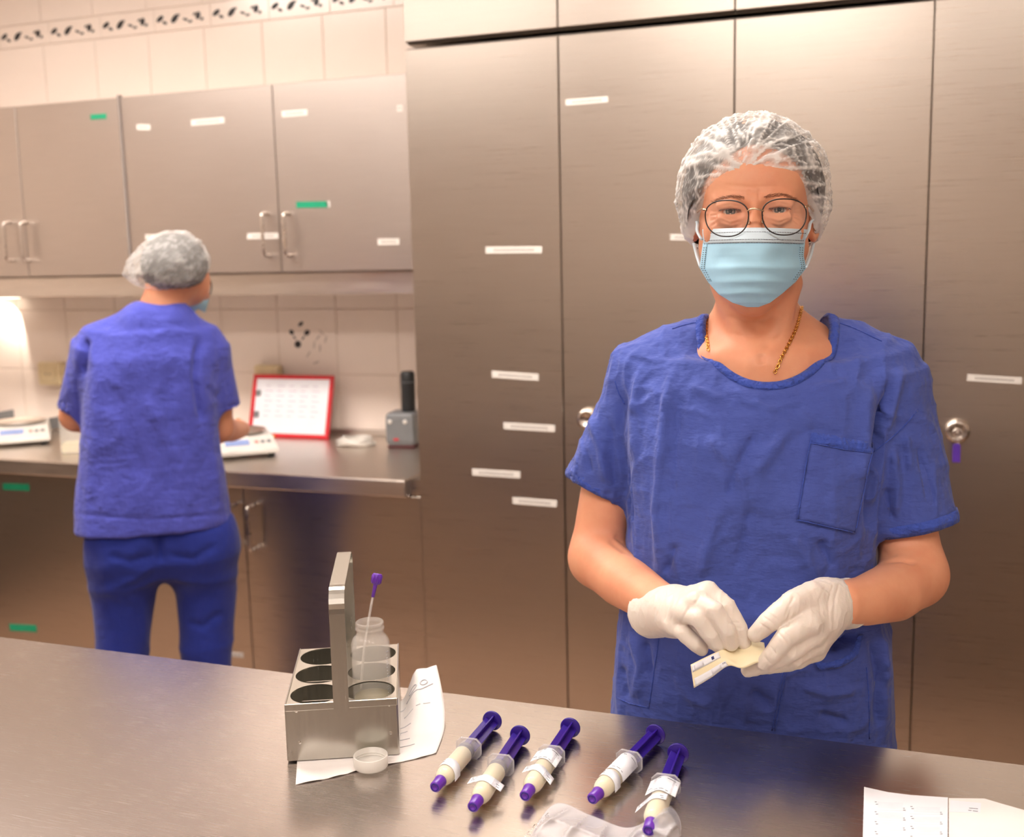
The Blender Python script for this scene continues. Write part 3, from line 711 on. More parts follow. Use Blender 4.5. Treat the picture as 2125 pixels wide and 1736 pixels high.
# ------------------------------------------------------------------ implicit-surface sculpting kit
class Grid:
    def __init__(s, lo, hi, h):
        s.lo = np.array(lo, np.float32); s.h = float(h)
        s.n = np.ceil((np.array(hi)-np.array(lo))/h).astype(int)+1
        s.ax = [s.lo[k]+np.arange(s.n[k], dtype=np.float32)*np.float32(h) for k in range(3)]
        s.D = np.full(tuple(s.n), .1, np.float32)
    def _sub(s, lo, hi, pad):
        sl = []
        for k in range(3):
            a = int(max(0, math.floor((lo[k]-pad-s.lo[k])/s.h))); b = int(min(s.n[k], math.ceil((hi[k]+pad-s.lo[k])/s.h)+1))
            if b <= a: return None
            sl.append(slice(a, b))
        return tuple(sl)
    def op(s, prim, k=.004, mode='add'):
        fn, lo, hi = prim
        sl = s._sub(lo, hi, k+3*s.h)
        if sl is None: return
        X = s.ax[0][sl[0]][:, None, None]; Y = s.ax[1][sl[1]][None, :, None]; Z = s.ax[2][sl[2]][None, None, :]
        b = fn(X, Y, Z).astype(np.float32); a = s.D[sl]
        if mode == 'add':
            if k > 0:
                q = np.clip(.5+.5*(b-a)/k, 0, 1); r = b+(a-b)*q-k*q*(1-q)
            else: r = np.minimum(a, b)
        else:
            b = -b
            if k > 0:
                q = np.clip(.5-.5*(b-a)/k, 0, 1); r = b+(a-b)*q+k*q*(1-q)
            else: r = np.maximum(a, b)
        s.D[sl] = r
    def add(s, prim, k=.004): s.op(prim, k, 'add')
    def cut(s, prim, k=.002): s.op(prim, k, 'sub')
    def mesh(s, smooth=1):
        D = s.D; S = D < 0
        c = np.zeros(tuple(s.n-1), np.int8)
        for i in (0, 1):
            for j in (0, 1):
                for k in (0, 1): c += S[i:s.n[0]-1+i, j:s.n[1]-1+j, k:s.n[2]-1+k]
        I, J, K = np.nonzero((c > 0) & (c < 8))
        N = len(I); idx = np.full(tuple(s.n-1), -1, np.int32); idx[I, J, K] = np.arange(N, dtype=np.int32)
        cor = {(i, j, k): D[I+i, J+j, K+k] for i in (0, 1) for j in (0, 1) for k in (0, 1)}
        P = np.zeros((N, 3)); cnt = np.zeros(N)
        for ax in range(3):
            o1, o2 = [q for q in range(3) if q != ax]
            for a in (0, 1):
                for b in (0, 1):
                    p = [0, 0, 0]; p[o1] = a; p[o2] = b; q = list(p); q[ax] = 1
                    va = cor[tuple(p)]; vb = cor[tuple(q)]
                    m = (va < 0) != (vb < 0)
                    t = np.where(m, va/np.where(m, va-vb, 1), 0)
                    for d in range(3): P[:, d] += np.where(m, (t if d == ax else p[d]), 0)
                    cnt += m
        P = P/cnt[:, None]+np.stack([I, J, K], 1)
        V = P*s.h+s.lo
        F = []
        for ax in range(3):
            o1, o2 = (ax+1) % 3, (ax+2) % 3
            sa = [slice(None)]*3; sb = [slice(None)]*3; sa[ax] = slice(0, -1); sb[ax] = slice(1, None)
            cr = S[tuple(sa)] != S[tuple(sb)]
            E = list(np.nonzero(cr))
            ok = (E[o1] > 0) & (E[o2] > 0) & (E[o1] < s.n[o1]-1) & (E[o2] < s.n[o2]-1)
            E = [e[ok] for e in E]
            ins = S[tuple(E)]
            quad = []
            for d1, d2 in ((-1, -1), (0, -1), (0, 0), (-1, 0)):
                e = [x.copy() for x in E]; e[o1] += d1; e[o2] += d2
                quad.append(idx[tuple(e)])
            Q = np.stack(quad, 1); Q[~ins] = Q[~ins][:, ::-1]
            F.append(Q)
        F = np.concatenate(F); F = F[(F >= 0).all(1)]
        for _ in range(smooth): V = relax(V, F, .5)
        return V, F
def relax(V, F, lam):
    n = len(V); a = np.concatenate([F[:, 0], F[:, 1], F[:, 2], F[:, 3]]); b = np.concatenate([F[:, 1], F[:, 2], F[:, 3], F[:, 0]])
    cnt = np.bincount(a, minlength=n)+np.bincount(b, minlength=n)
    out = np.empty_like(V)
    for d in range(3):
        s = np.bincount(a, V[b, d], n)+np.bincount(b, V[a, d], n); out[:, d] = s/np.maximum(cnt, 1)
    return V*(1-lam)+out*lam
def vnormals(V, F):
    fn = np.cross(V[F[:, 2]]-V[F[:, 0]], V[F[:, 3]]-V[F[:, 1]])
    N = np.zeros_like(V)
    for d in range(3):
        for k in range(4): N[:, d] += np.bincount(F[:, k], fn[:, d], len(V))
    return N/(np.linalg.norm(N, axis=1)[:, None]+1e-12)
def fast_mesh(name, V, F):
    me = bpy.data.meshes.new(name); k = F.shape[1]
    me.vertices.add(len(V)); me.vertices.foreach_set('co', np.asarray(V, np.float32).ravel())
    me.loops.add(F.size); me.loops.foreach_set('vertex_index', np.asarray(F, np.int32).ravel())
    me.polygons.add(len(F)); me.polygons.foreach_set('loop_start', np.arange(0, F.size, k, dtype=np.int32)); me.polygons.foreach_set('loop_total', np.full(len(F), k, np.int32))
    me.update(calc_edges=True); me.validate(); me.shade_smooth()
    return me
def bvh_of(V, F): return BVHTree.FromPolygons([tuple(map(float, p)) for p in V], [tuple(map(int, q)) for q in F])
# primitives: (distance function, bbox lo, bbox hi)
def chain(P, R):
    P = np.asarray(P, float); R = np.asarray(R, float)
    def fn(X, Y, Z):
        out = None
        for a, b, ra, rb in zip(P[:-1], P[1:], R[:-1], R[1:]):
            ab = b-a; L = float(ab@ab)+1e-12
            t = np.clip(((X-a[0])*ab[0]+(Y-a[1])*ab[1]+(Z-a[2])*ab[2])/np.float32(L), 0, 1)
            d = np.sqrt((X-a[0]-t*ab[0])**2+(Y-a[1]-t*ab[1])**2+(Z-a[2]-t*ab[2])**2)-(ra+(rb-ra)*t)
            out = d if out is None else np.minimum(out, d)
        return out
    m = R.max(); return fn, P.min(0)-m, P.max(0)+m
def ell(c, r, R=None):
    c = np.asarray(c, float); r = np.asarray(r, float)
    def fn(X, Y, Z):
        x, y, z = X-c[0], Y-c[1], Z-c[2]
        if R is not None:
            x, y, z = (R[0][0]*x+R[1][0]*y+R[2][0]*z, R[0][1]*x+R[1][1]*y+R[2][1]*z, R[0][2]*x+R[1][2]*y+R[2][2]*z)
        k0 = np.sqrt((x/r[0])**2+(y/r[1])**2+(z/r[2])**2); k1 = np.sqrt((x/r[0]**2)**2+(y/r[1]**2)**2+(z/r[2]**2)**2)+1e-6
        return k0*(k0-1)/k1
    m = r.max() if R is not None else r
    return fn, c-m, c+m
def stack(rows, z0=None, z1=None):
    """rows (z, x0, x1, y0, y1, exponent): a column of superellipse sections"""
    A = np.array(sorted(rows), float); zz = A[:, 0]
    z0 = zz[0] if z0 is None else z0; z1 = zz[-1] if z1 is None else z1
    def fn(X, Y, Z):
        g = lambda k: np.interp(Z, zz, A[:, k]).astype(np.float32)
        x0, x1, y0, y1, n = (g(k) for k in range(1, 6))
        hw, hd = (x1-x0)/2, (y1-y0)/2
        d = ((np.abs(X-(x0+x1)/2)/hw)**n+(np.abs(Y-(y0+y1)/2)/hd)**n)
        d = (d**(1/n)-1)*np.minimum(hw, hd)
        return np.maximum(np.maximum(d, z0-Z), Z-z1)
    return fn, np.array([A[:, 1].min(), A[:, 3].min(), z0]), np.array([A[:, 2].max(), A[:, 4].max(), z1])
def flat_cone(a, b, ra, rb, sq=1.0, side=None):
    """cone with flat ends; squashed by sq along the axis 'side'"""
    a = np.asarray(a, float); b = np.asarray(b, float); ax = b-a; L = np.linalg.norm(ax); ax = ax/L
    side = np.array([0, 1.0, 0]) if side is None else np.asarray(side, float)
    s = side-ax*(side@ax); s = s/np.linalg.norm(s); q = np.cross(ax, s)
    def fn(X, Y, Z):
        x, y, z = X-a[0], Y-a[1], Z-a[2]
        t = x*ax[0]+y*ax[1]+z*ax[2]; u = (x*s[0]+y*s[1]+z*s[2])/sq; v = x*q[0]+y*q[1]+z*q[2]
        r = ra+(rb-ra)*t/L
        return np.maximum(np.maximum((np.sqrt(u*u+v*v)-r)*min(1, sq), -t), t-L)
    m = max(ra, rb)*max(1, sq); return fn, np.minimum(a, b)-m, np.maximum(a, b)+m
def _hash(i, j, k, seed):
    n = (i*374761393+j*668265263+k*2147483647+seed*1274126177) & 0xffffffff
    n = ((n ^ (n >> 13))*1274126177) & 0xffffffff
    return ((n ^ (n >> 16)) & 0xffff)/65535.0
def vnoise(P, seed=0):
    P = np.asarray(P, float); I = np.floor(P).astype(np.int64); f = P-I; f = f*f*(3-2*f); out = 0
    for a in (0, 1):
        for b in (0, 1):
            for c in (0, 1):
                w = (f[:, 0] if a else 1-f[:, 0])*(f[:, 1] if b else 1-f[:, 1])*(f[:, 2] if c else 1-f[:, 2])
                out = out+w*_hash(I[:, 0]+a, I[:, 1]+b, I[:, 2]+c, seed)
    return out
def ridged(P, seed=0): return 1-np.abs(2*vnoise(P, seed)-1)

class Figure:
    """a person's upright frame: x to the right of the photo, y away from the camera, z up; origin on the floor"""
    def __init__(s, px, dist):
        d = ray(px, IH/2); s.h = np.array([d[0], d[1], 0]); s.h /= np.linalg.norm(s.h)
        s.x = np.array([s.h[1], -s.h[0], 0]); s.L = dist; s.O = s.h*dist
        s.rz = math.atan2(s.x[1], s.x[0])
        s.cam = s.loc(CAM)
    def loc(s, p):
        q = np.asarray(p, float)-s.O; return np.stack([q@s.x, q@s.h, q[..., 2]], -1)
    def world(s, p):
        p = np.asarray(p, float); return s.O+p[..., :1]*s.x+p[..., 1:2]*s.h+p[..., 2:3]*np.array([0, 0, 1.0])
    def W(s, px, py, fwd=0.0):
        d = ray(px, py); t = (s.L-fwd)/(d@s.h); return s.loc(CAM+d*t)
    def C(s, *pts): return [s.W(*p) for p in pts]
    def px(s, V):
        d = s.world(V)-CAM; w = d@_fw
        return np.stack([IW/2+FPX*(d@_r)/w, IH/2-FPX*(d@_u)/w], 1)
    def dirl(s, px, py): d = ray(px, py); q = np.array([d@s.x, d@s.h, d[2]]); return q/np.linalg.norm(q)
    def drape(s, bvh, px, py, off=.001, miss=None):
        d = s.dirl(px, py); hit = bvh.ray_cast(Vector(s.cam), Vector(d))
        if hit[0] is None: return miss
        n = np.array(hit[1]); 
        if n@d > 0: n = -n
        return np.array(hit[0])+n*off
def seg_dist(Q, line):
    """distance of points Q to a polyline, and the parameter 0..1 along it"""
    line = np.asarray(line, float); L = np.linalg.norm(np.diff(line, axis=0), axis=1); tot = L.sum(); acc = 0
    best = np.full(len(Q), 1e9); par = np.zeros(len(Q))
    for a, b, l in zip(line[:-1], line[1:], L):
        ab = b-a; t = np.clip(((Q-a)@ab)/(l*l+1e-9), 0, 1); d = np.linalg.norm(Q-a-t[:, None]*ab, axis=1)
        m = d < best; best[m] = d[m]; par[m] = (acc+t[m]*l)/tot; acc += l
    return best, par
def sculpt(fig, V, F, lines):
    """press or raise folds along photo-space lines on the camera-facing side: (polyline, width px, height m)"""
    N = vnormals(V, F); Q = fig.px(V); view = V-fig.cam; facing = -(N*view).sum(1)/np.linalg.norm(view, axis=1)
    fa = np.clip(facing*2.5, 0, 1); disp = np.zeros(len(V))
    for line, w, amp in lines:
        ln = np.asarray(line, float); lo = ln.min(0)-3*w; hi = ln.max(0)+3*w
        m = np.nonzero(((Q > lo) & (Q < hi)).all(1) & (fa > 0))[0]
        if len(m) == 0: continue
        d, t = seg_dist(Q[m], ln)
        disp[m] += amp*np.exp(-(d/w)**2)*np.clip(np.minimum(t, 1-t)*6+.12, 0, 1)*fa[m]
    return V+N*disp[:, None]
def ribbon(fig, bvh, centre, half, off0, off1, k=5, closed=False):
    """a flat band draped on a surface along a photo-space line"""
    C = catmull(centre, k, closed); T = np.zeros_like(C); T[1:-1] = C[2:]-C[:-2]; T[0] = C[1]-C[0]; T[-1] = C[-1]-C[-2]
    T /= np.linalg.norm(T, axis=1)[:, None]+1e-9; Nn = np.stack([-T[:, 1], T[:, 0]], 1)
    return drape_grid(fig, bvh, [[tuple(c+n*half*s) for s in (-1, -.5, 0, .5, 1)] for c, n in zip(C, Nn)], off0, off1)
def drape_grid(fig, bvh, rows, off0, off1):
    n, m = len(rows), len(rows[0]); top = [[None]*m for _ in range(n)]; last = None
    for i in range(n):
        for j in range(m):
            p = fig.drape(bvh, *rows[i][j], off1)
            top[i][j] = p
    for i in range(n):
        for j in range(m):
            if top[i][j] is None:
                best = None
                for r in range(1, max(n, m)):
                    for di in range(-r, r+1):
                        for dj in range(-r, r+1):
                            a, b = i+di, j+dj
                            if 0 <= a < n and 0 <= b < m and top[a][b] is not None and best is None: best = top[a][b]
                    if best is not None: break
                if best is None: best = fig.W(*rows[i][j])
                # keep the photo-space position at the depth of the nearest hit
                top[i][j] = fig.W(rows[i][j][0], rows[i][j][1], -best[1])
    V = [p for r in top for p in r]; A = np.array(V); dirs = A-fig.cam; dirs /= np.linalg.norm(dirs, axis=1)[:, None]
    B = A+dirs*(off1-off0); V = list(A)+list(B); F = []; o = n*m
    for i in range(n-1):
        for j in range(m-1):
            a = i*m+j; F.append((a, a+1, a+m+1, a+m)); F.append((o+a, o+a+m, o+a+m+1, o+a+1))
    for i in range(n-1):
        a = i*m; F.append((a, a+m, o+a+m, o+a)); a = i*m+m-1; F.append((a, o+a, o+a+m, a+m))
    for j in range(m-1):
        F.append((j, o+j, o+j+1, j+1)); a = (n-1)*m+j; F.append((a, a+1, o+a+1, o+a))
    return V, F
def seam(fig, bvh, line, r=.0007, off=.0006, k=6, n=6):
    P = [fig.drape(bvh, *p, off) for p in catmull(line, k)]; P = [p for p in P if p is not None]
    if len(P) < 2: P = fig.C(*[(a, b, 0) for a, b in line])
    return tube(P, r, n)

# skin and cloth
def skin_mat(name, base, red):
    m, nt, b = new_mat(name); setp(b, color=base, rough=.46, sss=.12, spec=.35)
    b.inputs['Subsurface Radius'].default_value = (.008, .003, .0015); b.inputs['Subsurface Scale'].default_value = 1.0
    n = noise_node(nt, 16, 5, .6); rp = ramp(nt, n.outputs['Fac'], [(.32, base), (.72, red)]); nt.links.new(rp.outputs[0], b.inputs['Base Color'])
    n2 = noise_node(nt, 320, 2, .6); bump(nt, b, n2.outputs['Fac'], .12, .0006)
    n3 = noise_node(nt, 60, 4, .6); bump(nt, b, n3.outputs['Fac'], .10, .002)
    return m
def cloth_mat(name, color, var=.10, crease=.95, fine=.35, sc=1.0):
    m, nt, b = new_mat(name); setp(b, color=color, rough=.85, spec=.2, sheen=.15)
    n = noise_node(nt, 14*sc, 6, .65); rp = ramp(nt, n.outputs['Fac'], [(.3, tuple(c*(1-var) for c in color)), (.7, tuple(c*(1+var) for c in color))])
    nt.links.new(rp.outputs[0], b.inputs['Base Color'])
    a = noise_node(nt, 9*sc, 4, .62, stretch=(1.0, 1.0, .55)); bump(nt, b, a.outputs['Fac'], crease, .02)
    v = noise_node(nt, 34*sc, 3, .6, stretch=(.7, .7, 1.6)); bump(nt, b, v.outputs['Fac'], crease*.8, .006)
    w = noise_node(nt, 900, 1, .5); bump(nt, b, w.outputs['Fac'], fine, .0006)
    return m
M['skin'] = skin_mat('skin', srgb(228, 164, 128), srgb(220, 146, 112))
M['scrub'] = cloth_mat('blue_scrub_cloth', srgb(74, 90, 168))
M['scrub_trim'] = cloth_mat('blue_scrub_hem', srgb(64, 86, 176), fine=.3, sc=2.5)
M['scrub_far'] = cloth_mat('blue_violet_scrub_cloth', srgb(78, 84, 180))
M['trouser'] = cloth_mat('navy_scrub_trousers', srgb(38, 52, 140), crease=.5)
M['latex'] = plain('white_latex', srgb(228, 216, 204), .42, var=.02, scale=20, sss=.06)
def add_latex_wrinkles(m):
    nt = m.node_tree; b = nt.nodes['Principled BSDF']
    a = noise_node(nt, 40, 4, .6, stretch=(1.6, 1, .5)); bump(nt, b, a.outputs['Fac'], .30, .004)
    c = noise_node(nt, 130, 3, .6, stretch=(.4, 1, 1.6)); bump(nt, b, c.outputs['Fac'], .18, .0015)
add_latex_wrinkles(M['latex'])
M['mask'] = plain('mask_blue', srgb(172, 220, 244), .7, var=.02, scale=60, bumpk=.1)
M['mask_band'] = plain('mask_band', srgb(206, 224, 234), .7, var=.02, scale=60, bumpk=.1)
M['hair'] = plain('grey_brown_hair', srgb(50, 45, 43), .6, var=.5, scale=90, bumpk=.4)
M['brow'] = plain('brow_hair', srgb(150, 100, 72), .6, var=.2)
M['lash'] = plain('lash', srgb(50, 32, 26), .6)
M['eye_white'] = plain('eye_white', srgb(226, 208, 196), .15)
M['iris'] = plain('iris', srgb(96, 104, 104), .1, var=.2, scale=900)
M['pupil'] = plain('pupil', (.01, .01, .01), .08)
M['frame_black'] = plain('frame_black', (.02, .016, .016), .3)
M['frame_metal'] = plain('frame_metal', srgb(210, 180, 150), .22, metal=1.0)
M['gold'] = plain('gold_chain', srgb(232, 176, 96), .22, metal=1.0)
M['lens'] = frosted('spectacle_lens', (.9, .9, .9), .05, .03)
M['shoe'] = plain('white_clog', srgb(225, 222, 216), .5)
def cap_mat(name, lo, hi):
    """thin non-woven cap: see-through where single, denser where it is gathered (attribute 'dense')"""
    m, nt, b = new_mat(name); setp(b, color=srgb(240, 238, 234), rough=.75, spec=.2, sheen=.2)
    at = nt.nodes.new('ShaderNodeAttribute'); at.attribute_name = 'dense'
    n = noise_node(nt, 190, 4, .75, stretch=(1, 1, .5))
    n2 = noise_node(nt, 46, 3, .7)
    ad = nt.nodes.new('ShaderNodeMath'); ad.operation = 'MULTIPLY_ADD'; nt.links.new(n.outputs['Fac'], ad.inputs[0]); ad.inputs[1].default_value = .22; nt.links.new(at.outputs['Fac'], ad.inputs[2])
    ad2 = nt.nodes.new('ShaderNodeMath'); ad2.operation = 'MULTIPLY_ADD'; nt.links.new(n2.outputs['Fac'], ad2.inputs[0]); ad2.inputs[1].default_value = .12; nt.links.new(ad.outputs[0], ad2.inputs[2])
    rp = ramp(nt, ad2.outputs[0], [(.20, (lo,)*3), (.80, (hi,)*3)])
    tr = nt.nodes.new('ShaderNodeBsdfTransparent'); mx = nt.nodes.new('ShaderNodeMixShader')
    nt.links.new(rp.outputs[0], mx.inputs[0]); nt.links.new(tr.outputs[0], mx.inputs[1]); nt.links.new(b.outputs[0], mx.inputs[2])
    nt.links.new(mx.outputs[0], nt.nodes['Material Output'].inputs[0])
    return m
M['cap'] = cap_mat('nonwoven_cap', .14, .90)
M['cap_far'] = cap_mat('nonwoven_cap_far', .20, .48)
M['cap_band'] = plain('cap_elastic', srgb(236, 232, 226), .8, var=.05, scale=80, bumpk=.2)

def make_cap(fig, parent, c, rx, ryf, ryb, rz, edge, knot, mat, seedn, scale=1.0, na=220, nt_=90, hair_r=.93, hair_start=None, pleat=.0045, puff=.006, tip=None, hug=None):
    """edge(azimuth)->elevation of the rim; azimuth 0 faces the camera and grows to the right of the photo"""
    K = np.array(knot, float); K /= np.linalg.norm(K)
    a1 = np.cross(K, [0, 0, 1.0]); a1 /= np.linalg.norm(a1); a2 = np.cross(a1, K)
    A = np.linspace(-math.pi, math.pi, na, endpoint=False)
    def shell(fr, e_start, wr):
        V = []; dn = []
        for i, a in enumerate(A):
            e0 = e_start(a)
            for j in range(nt_+1):
                t = j/nt_; e = e0+(math.pi/2-e0)*t
                V.append((a, e, t))
        V = np.array(V); a, e, t = V.T
        D = np.stack([np.sin(a)*np.cos(e), -np.cos(a)*np.cos(e), np.sin(e)], 1)
        ry = np.where(D[:, 1] < 0, ryf, ryb)
        r = 1/np.sqrt((D[:, 0]/rx)**2+(D[:, 1]/ry)**2+(D[:, 2]/np.where(D[:, 2] < 0, rz*1.25, rz))**2)
        dense = np.zeros(len(a))
        if wr:
            ang = np.arccos(np.clip(D@K, -1, 1)); th = np.arctan2(D@a2, D@a1)
            n1 = ridged(np.stack([th*2.6+10, ang*.7, np.full_like(th, seedn)], 1), seedn)
            n2 = ridged(np.stack([th*8.5+20+.8*ang, ang*1.1, np.full_like(th, seedn+.5)], 1), seedn+1)
            wob = D+.05*np.stack([vnoise(D*9, 31), vnoise(D*9, 32), vnoise(D*9, 33)], 1)
            n3 = ridged(wob*6.5+seedn, seedn+2)
            n4 = ridged(wob*13+seedn, seedn+3)
            n5 = ridged(wob*27+seedn, seedn+4)
            near = np.exp(-(ang/.8)**2)
            w = np.clip(t/.12, 0, 1)
            r = r+scale*(pleat*(n1**3*1.5+n2**4*.8)*(.35+.9*near)+puff*(n3**3-.3)*.40+.0018*n4**6+.0008*n5**8)*w
            r = r-scale*.006*np.exp(-(ang/.12)**2)
            if hug is not None:
                rh = 1/np.sqrt((D[:, 0]/hug[0])**2+(D[:, 1]/hug[1])**2+(D[:, 2]/hug[2])**2)
                hw_ = np.exp(-(t/.16)**2)*np.clip((1.35-np.abs(a))/.3, 0, 1); r = r*(1-hw_)+rh*hw_
            gat = np.sin(a*95)*.0009*scale*np.exp(-(t/.07)**2)
            r = r+gat-scale*.0075*np.exp(-(t/.055)**2)
            dense = .24*n1**6*(.15+near)+.75*n2**14*(.45+near)+.60*n3**20+.40*n4**16+.22*n5**14+.15*np.exp(-(t/.05)**2)+.45*np.exp(-(ang/.14)**2)
        else:
            n3 = vnoise(D*14+seedn, seedn+5); r = r*(1+.02*n3)
        P = D*(r*fr)[:, None]+np.asarray(c)
        if tip is not None and wr: P = tip(P, D, t)
        F = []
        m = nt_+1
        I = np.arange(na); In = (I+1) % na
        for j in range(nt_): F.append(np.stack([I*m+j, In*m+j, In*m+j+1, I*m+j+1], 1))
        return P, np.concatenate(F), dense
    P, F, dn = shell(1.0, edge, True)
    me = fast_mesh('hair_cap', P, F); at = me.attributes.new('dense', 'FLOAT', 'POINT')
    if len(me.vertices) == len(dn): at.data.foreach_set('value', dn.astype(np.float32))
    cap = link('hair_cap', me, mat, parent)
    Ph, Fh, _ = shell(hair_r, hair_start or (lambda a: edge(a)+.12), False)
    link('hair', fast_mesh('hair', Ph, Fh), M['hair'], parent)
    return cap, P.reshape(na, nt_+1, 3)
# ------------------------------------------------------------------ the woman in front
G = Figure(1563, 1.44)
WO = thing('person', 'smiling woman with hair cap, glasses and blue mask behind the work table', 'person', tuple(G.O), G.rz)
W = G.W
def body_prims(g, arms):
    g.add(ell(W(1563, 415, -.012), (.072, .092, .102)), .02)
    g.add(ell(W(1563, 503, .022), (.061, .066, .078)), .02)
    g.add(ell(W(1563, 388, .045), (.056, .040, .040)), .02)
    g.add(chain(G.C((1496, 419, .068), (1530, 415, .080), (1563, 421, .084), (1597, 413, .080), (1632, 416, .068)), [.007, .008, .008, .008, .007]), .012)
    g.add(chain(G.C((1565, 430, .084), (1565, 468, .097), (1565, 500, .101)), [.0075, .010, .013]), .010)
    for sx, ex, ey in ((-1, 1516, 438), (1, 1617, 435)):
        g.add(ell(W(1565+sx*56, 478, .055), (.027, .023, .022)), .014)
        g.cut(ell(W(ex, ey, .094), (.021, .012, .0125)), .010)
        g.add(ell(W(ex, ey, .068), (.0155, .0146, .0140)), .003)
        g.add(chain(G.C((ex-22*1, ey-12, .078), (ex, ey-15, .083), (ex+22, ey-11, .078)), [.004, .005, .004]), .006)
        g.add(chain(G.C((ex-22, ey+17, .078), (ex, ey+24, .083), (ex+20, ey+16, .079)), [.004, .0052, .004]), .006)
        g.cut(ell(W(ex, ey+1, .083), (.0132, .0085, .0031)), .001)
        # ears
        g.add(ell(W(1565+sx*124, 458, -.012), (.009, .018, .027)), .006)
        g.cut(ell(W(1565+sx*134, 462, .004), (.006, .009, .017)), .004)
    g.add(chain(G.C((1563, 606, .050), (1563, 598, .058)), [.026, .026]), .02)
    g.add(chain(G.C((1480, 520, .005), (1514, 582, .035), (1563, 606, .046)), [.014, .015, .018]), .02)
    g.add(chain(G.C((1648, 520, .005), (1612, 582, .035), (1563, 606, .046)), [.014, .015, .018]), .02)
    # neck, shoulders, chest
    g.add(chain(G.C((1563, 540, -.025), (1566, 640, -.022), (1572, 735, -.030)), [.046, .0495, .058]), .025)
    g.add(chain(G.C((1528, 662, -.050), (1450, 735, -.045), (1345, 790, -.04)), [.026, .026, .032]), .03)
    g.add(chain(G.C((1610, 656, -.050), (1695, 722, -.045), (1805, 790, -.04)), [.026, .028, .032]), .03)
    g.add(ell(W(1590, 850, -.025), (.135, .088, .115)), .03)
    g.add(chain(G.C((1497, 590, -.005), (1540, 690, .032), (1574, 748, .050)), [.010, .009, .008]), .02)
    g.add(chain(G.C((1645, 590, -.005), (1615, 690, .032), (1592, 748, .050)), [.011, .010, .008]), .02)
    g.add(chain(G.C((1560, 757, .052), (1500, 738, .036), (1450, 728, .0)), [.007, .007, .005]), .02)
    g.add(chain(G.C((1606, 757, .052), (1668, 736, .036), (1722, 724, .0)), [.007, .007, .005]), .02)
    if arms:
        g.add(chain(G.C((1585, 830, -.03), (1580, 1250, -.03), (1575, 1500, -.03)), [.10, .09, .095]), .03)
        g.add(chain(G.C((1340, 810, -.03), (1262, 1020, -.022), (1244, 1120, -.008), (1243, 1152, .004)), [.046, .038, .037, .0385]), .02)
        g.add(chain(G.C((1243, 1160, .006), (1292, 1203, .066), (1352, 1243, .132), (1392, 1264, .172)), [.038, .0355, .0290, .0245]), .02)
        g.add(chain(G.C((1820, 810, -.03), (1868, 1040, -.022), (1888, 1140, -.010), (1897, 1185, .004)), [.046, .0395, .039, .039]), .02)
        g.add(chain(G.C((1896, 1195, .008), (1852, 1228, .068), (1795, 1246, .130), (1750, 1250, .165)), [.039, .0365, .0295, .0255]), .02)
zc_ = W(1563, 598, 0)[2]
gb = Grid((-.30, -.26, .86), (.30, .13, zc_+.006), .0030); body_prims(gb, True); Vb, Fb = gb.mesh(2)
gh = Grid((-.105, -.135, zc_-.012), (.105, .115, W(1563, 230, 0)[2]+.01), .0015); body_prims(gh, False); Vh, Fh = gh.mesh(2)
def trim(V, F, keep):
    k = keep(V); F = F[k[F].all(1)]; used = np.unique(F); mp = np.full(len(V), -1); mp[used] = np.arange(len(used)); return V[used], mp[F]
Vb, Fb = trim(Vb, Fb, lambda v: v[:, 2] < zc_+.002); Vh, Fh = trim(Vh, Fh, lambda v: v[:, 2] > zc_-.004)
# smile lines, frown, crow's feet, neck tendons (photo-space lines, width px, height m)
face_lines = []
for pts, w, a in ((((1553, 392), (1555, 404), (1553, 417)), 2.4, -.0007), (((1576, 392), (1574, 404), (1576, 416)), 2.4, -.0007), (((1540, 400), (1546, 412)), 2.6, -.0007),
                  (((1500, 383), (1560, 388), (1620, 385)), 3, -.0004), (((1505, 396), (1560, 400), (1622, 397)), 3, -.0004),
                  (((1492, 455), (1516, 465), (1540, 458)), 2.6, -.0012), (((1594, 455), (1616, 463), (1640, 453)), 2.6, -.0012),
                  (((1496, 428), (1515, 424), (1536, 429)), 2.2, -.0010), (((1598, 426), (1618, 421), (1638, 426)), 2.2, -.0010),
                  (((1488, 440), (1474, 437)), 2.2, -.0008), (((1488, 445), (1472, 448)), 2.2, -.0010), (((1490, 451), (1472, 459)), 2.2, -.0010), (((1492, 457), (1476, 469)), 2.2, -.0009),
                  (((1646, 436), (1660, 433)), 2.2, -.0008), (((1646, 441), (1663, 443)), 2.2, -.0010), (((1645, 447), (1662, 454)), 2.2, -.0010), (((1643, 453), (1658, 465)), 2.2, -.0009),
                  (((1545, 452), (1538, 466), (1520, 474)), 3.0, -.0010), (((1588, 450), (1596, 464), (1614, 473)), 3.0, -.0010)):
    face_lines.append((pts, w, a))
Vh = sculpt(G, Vh, Fh, face_lines)
Vb = sculpt(G, Vb, Fb, [(((1640, 640), (1610, 690), (1585, 730)), 9, -.0025), (((1500, 655), (1560, 668), (1630, 655)), 4, -.0012), (((1510, 690), (1570, 702), (1620, 692)), 4, -.0010), (((1578, 735), (1582, 755)), 9, -.003),
                        (((1275, 1110), (1308, 1135)), 5, -.003), (((1265, 1120), (1300, 1148)), 5, -.0025), (((1835, 1165), (1870, 1160), (1900, 1168)), 4, -.004), (((1830, 1148), (1860, 1150)), 5, -.002)])
Vw = np.concatenate([Vb, Vh]); Fw = np.concatenate([Fb, Fh+len(Vb)])
body = link('body', fast_mesh('body', Vw, Fw), M['skin'], WO)
BV = bvh_of(Vw, Fw)
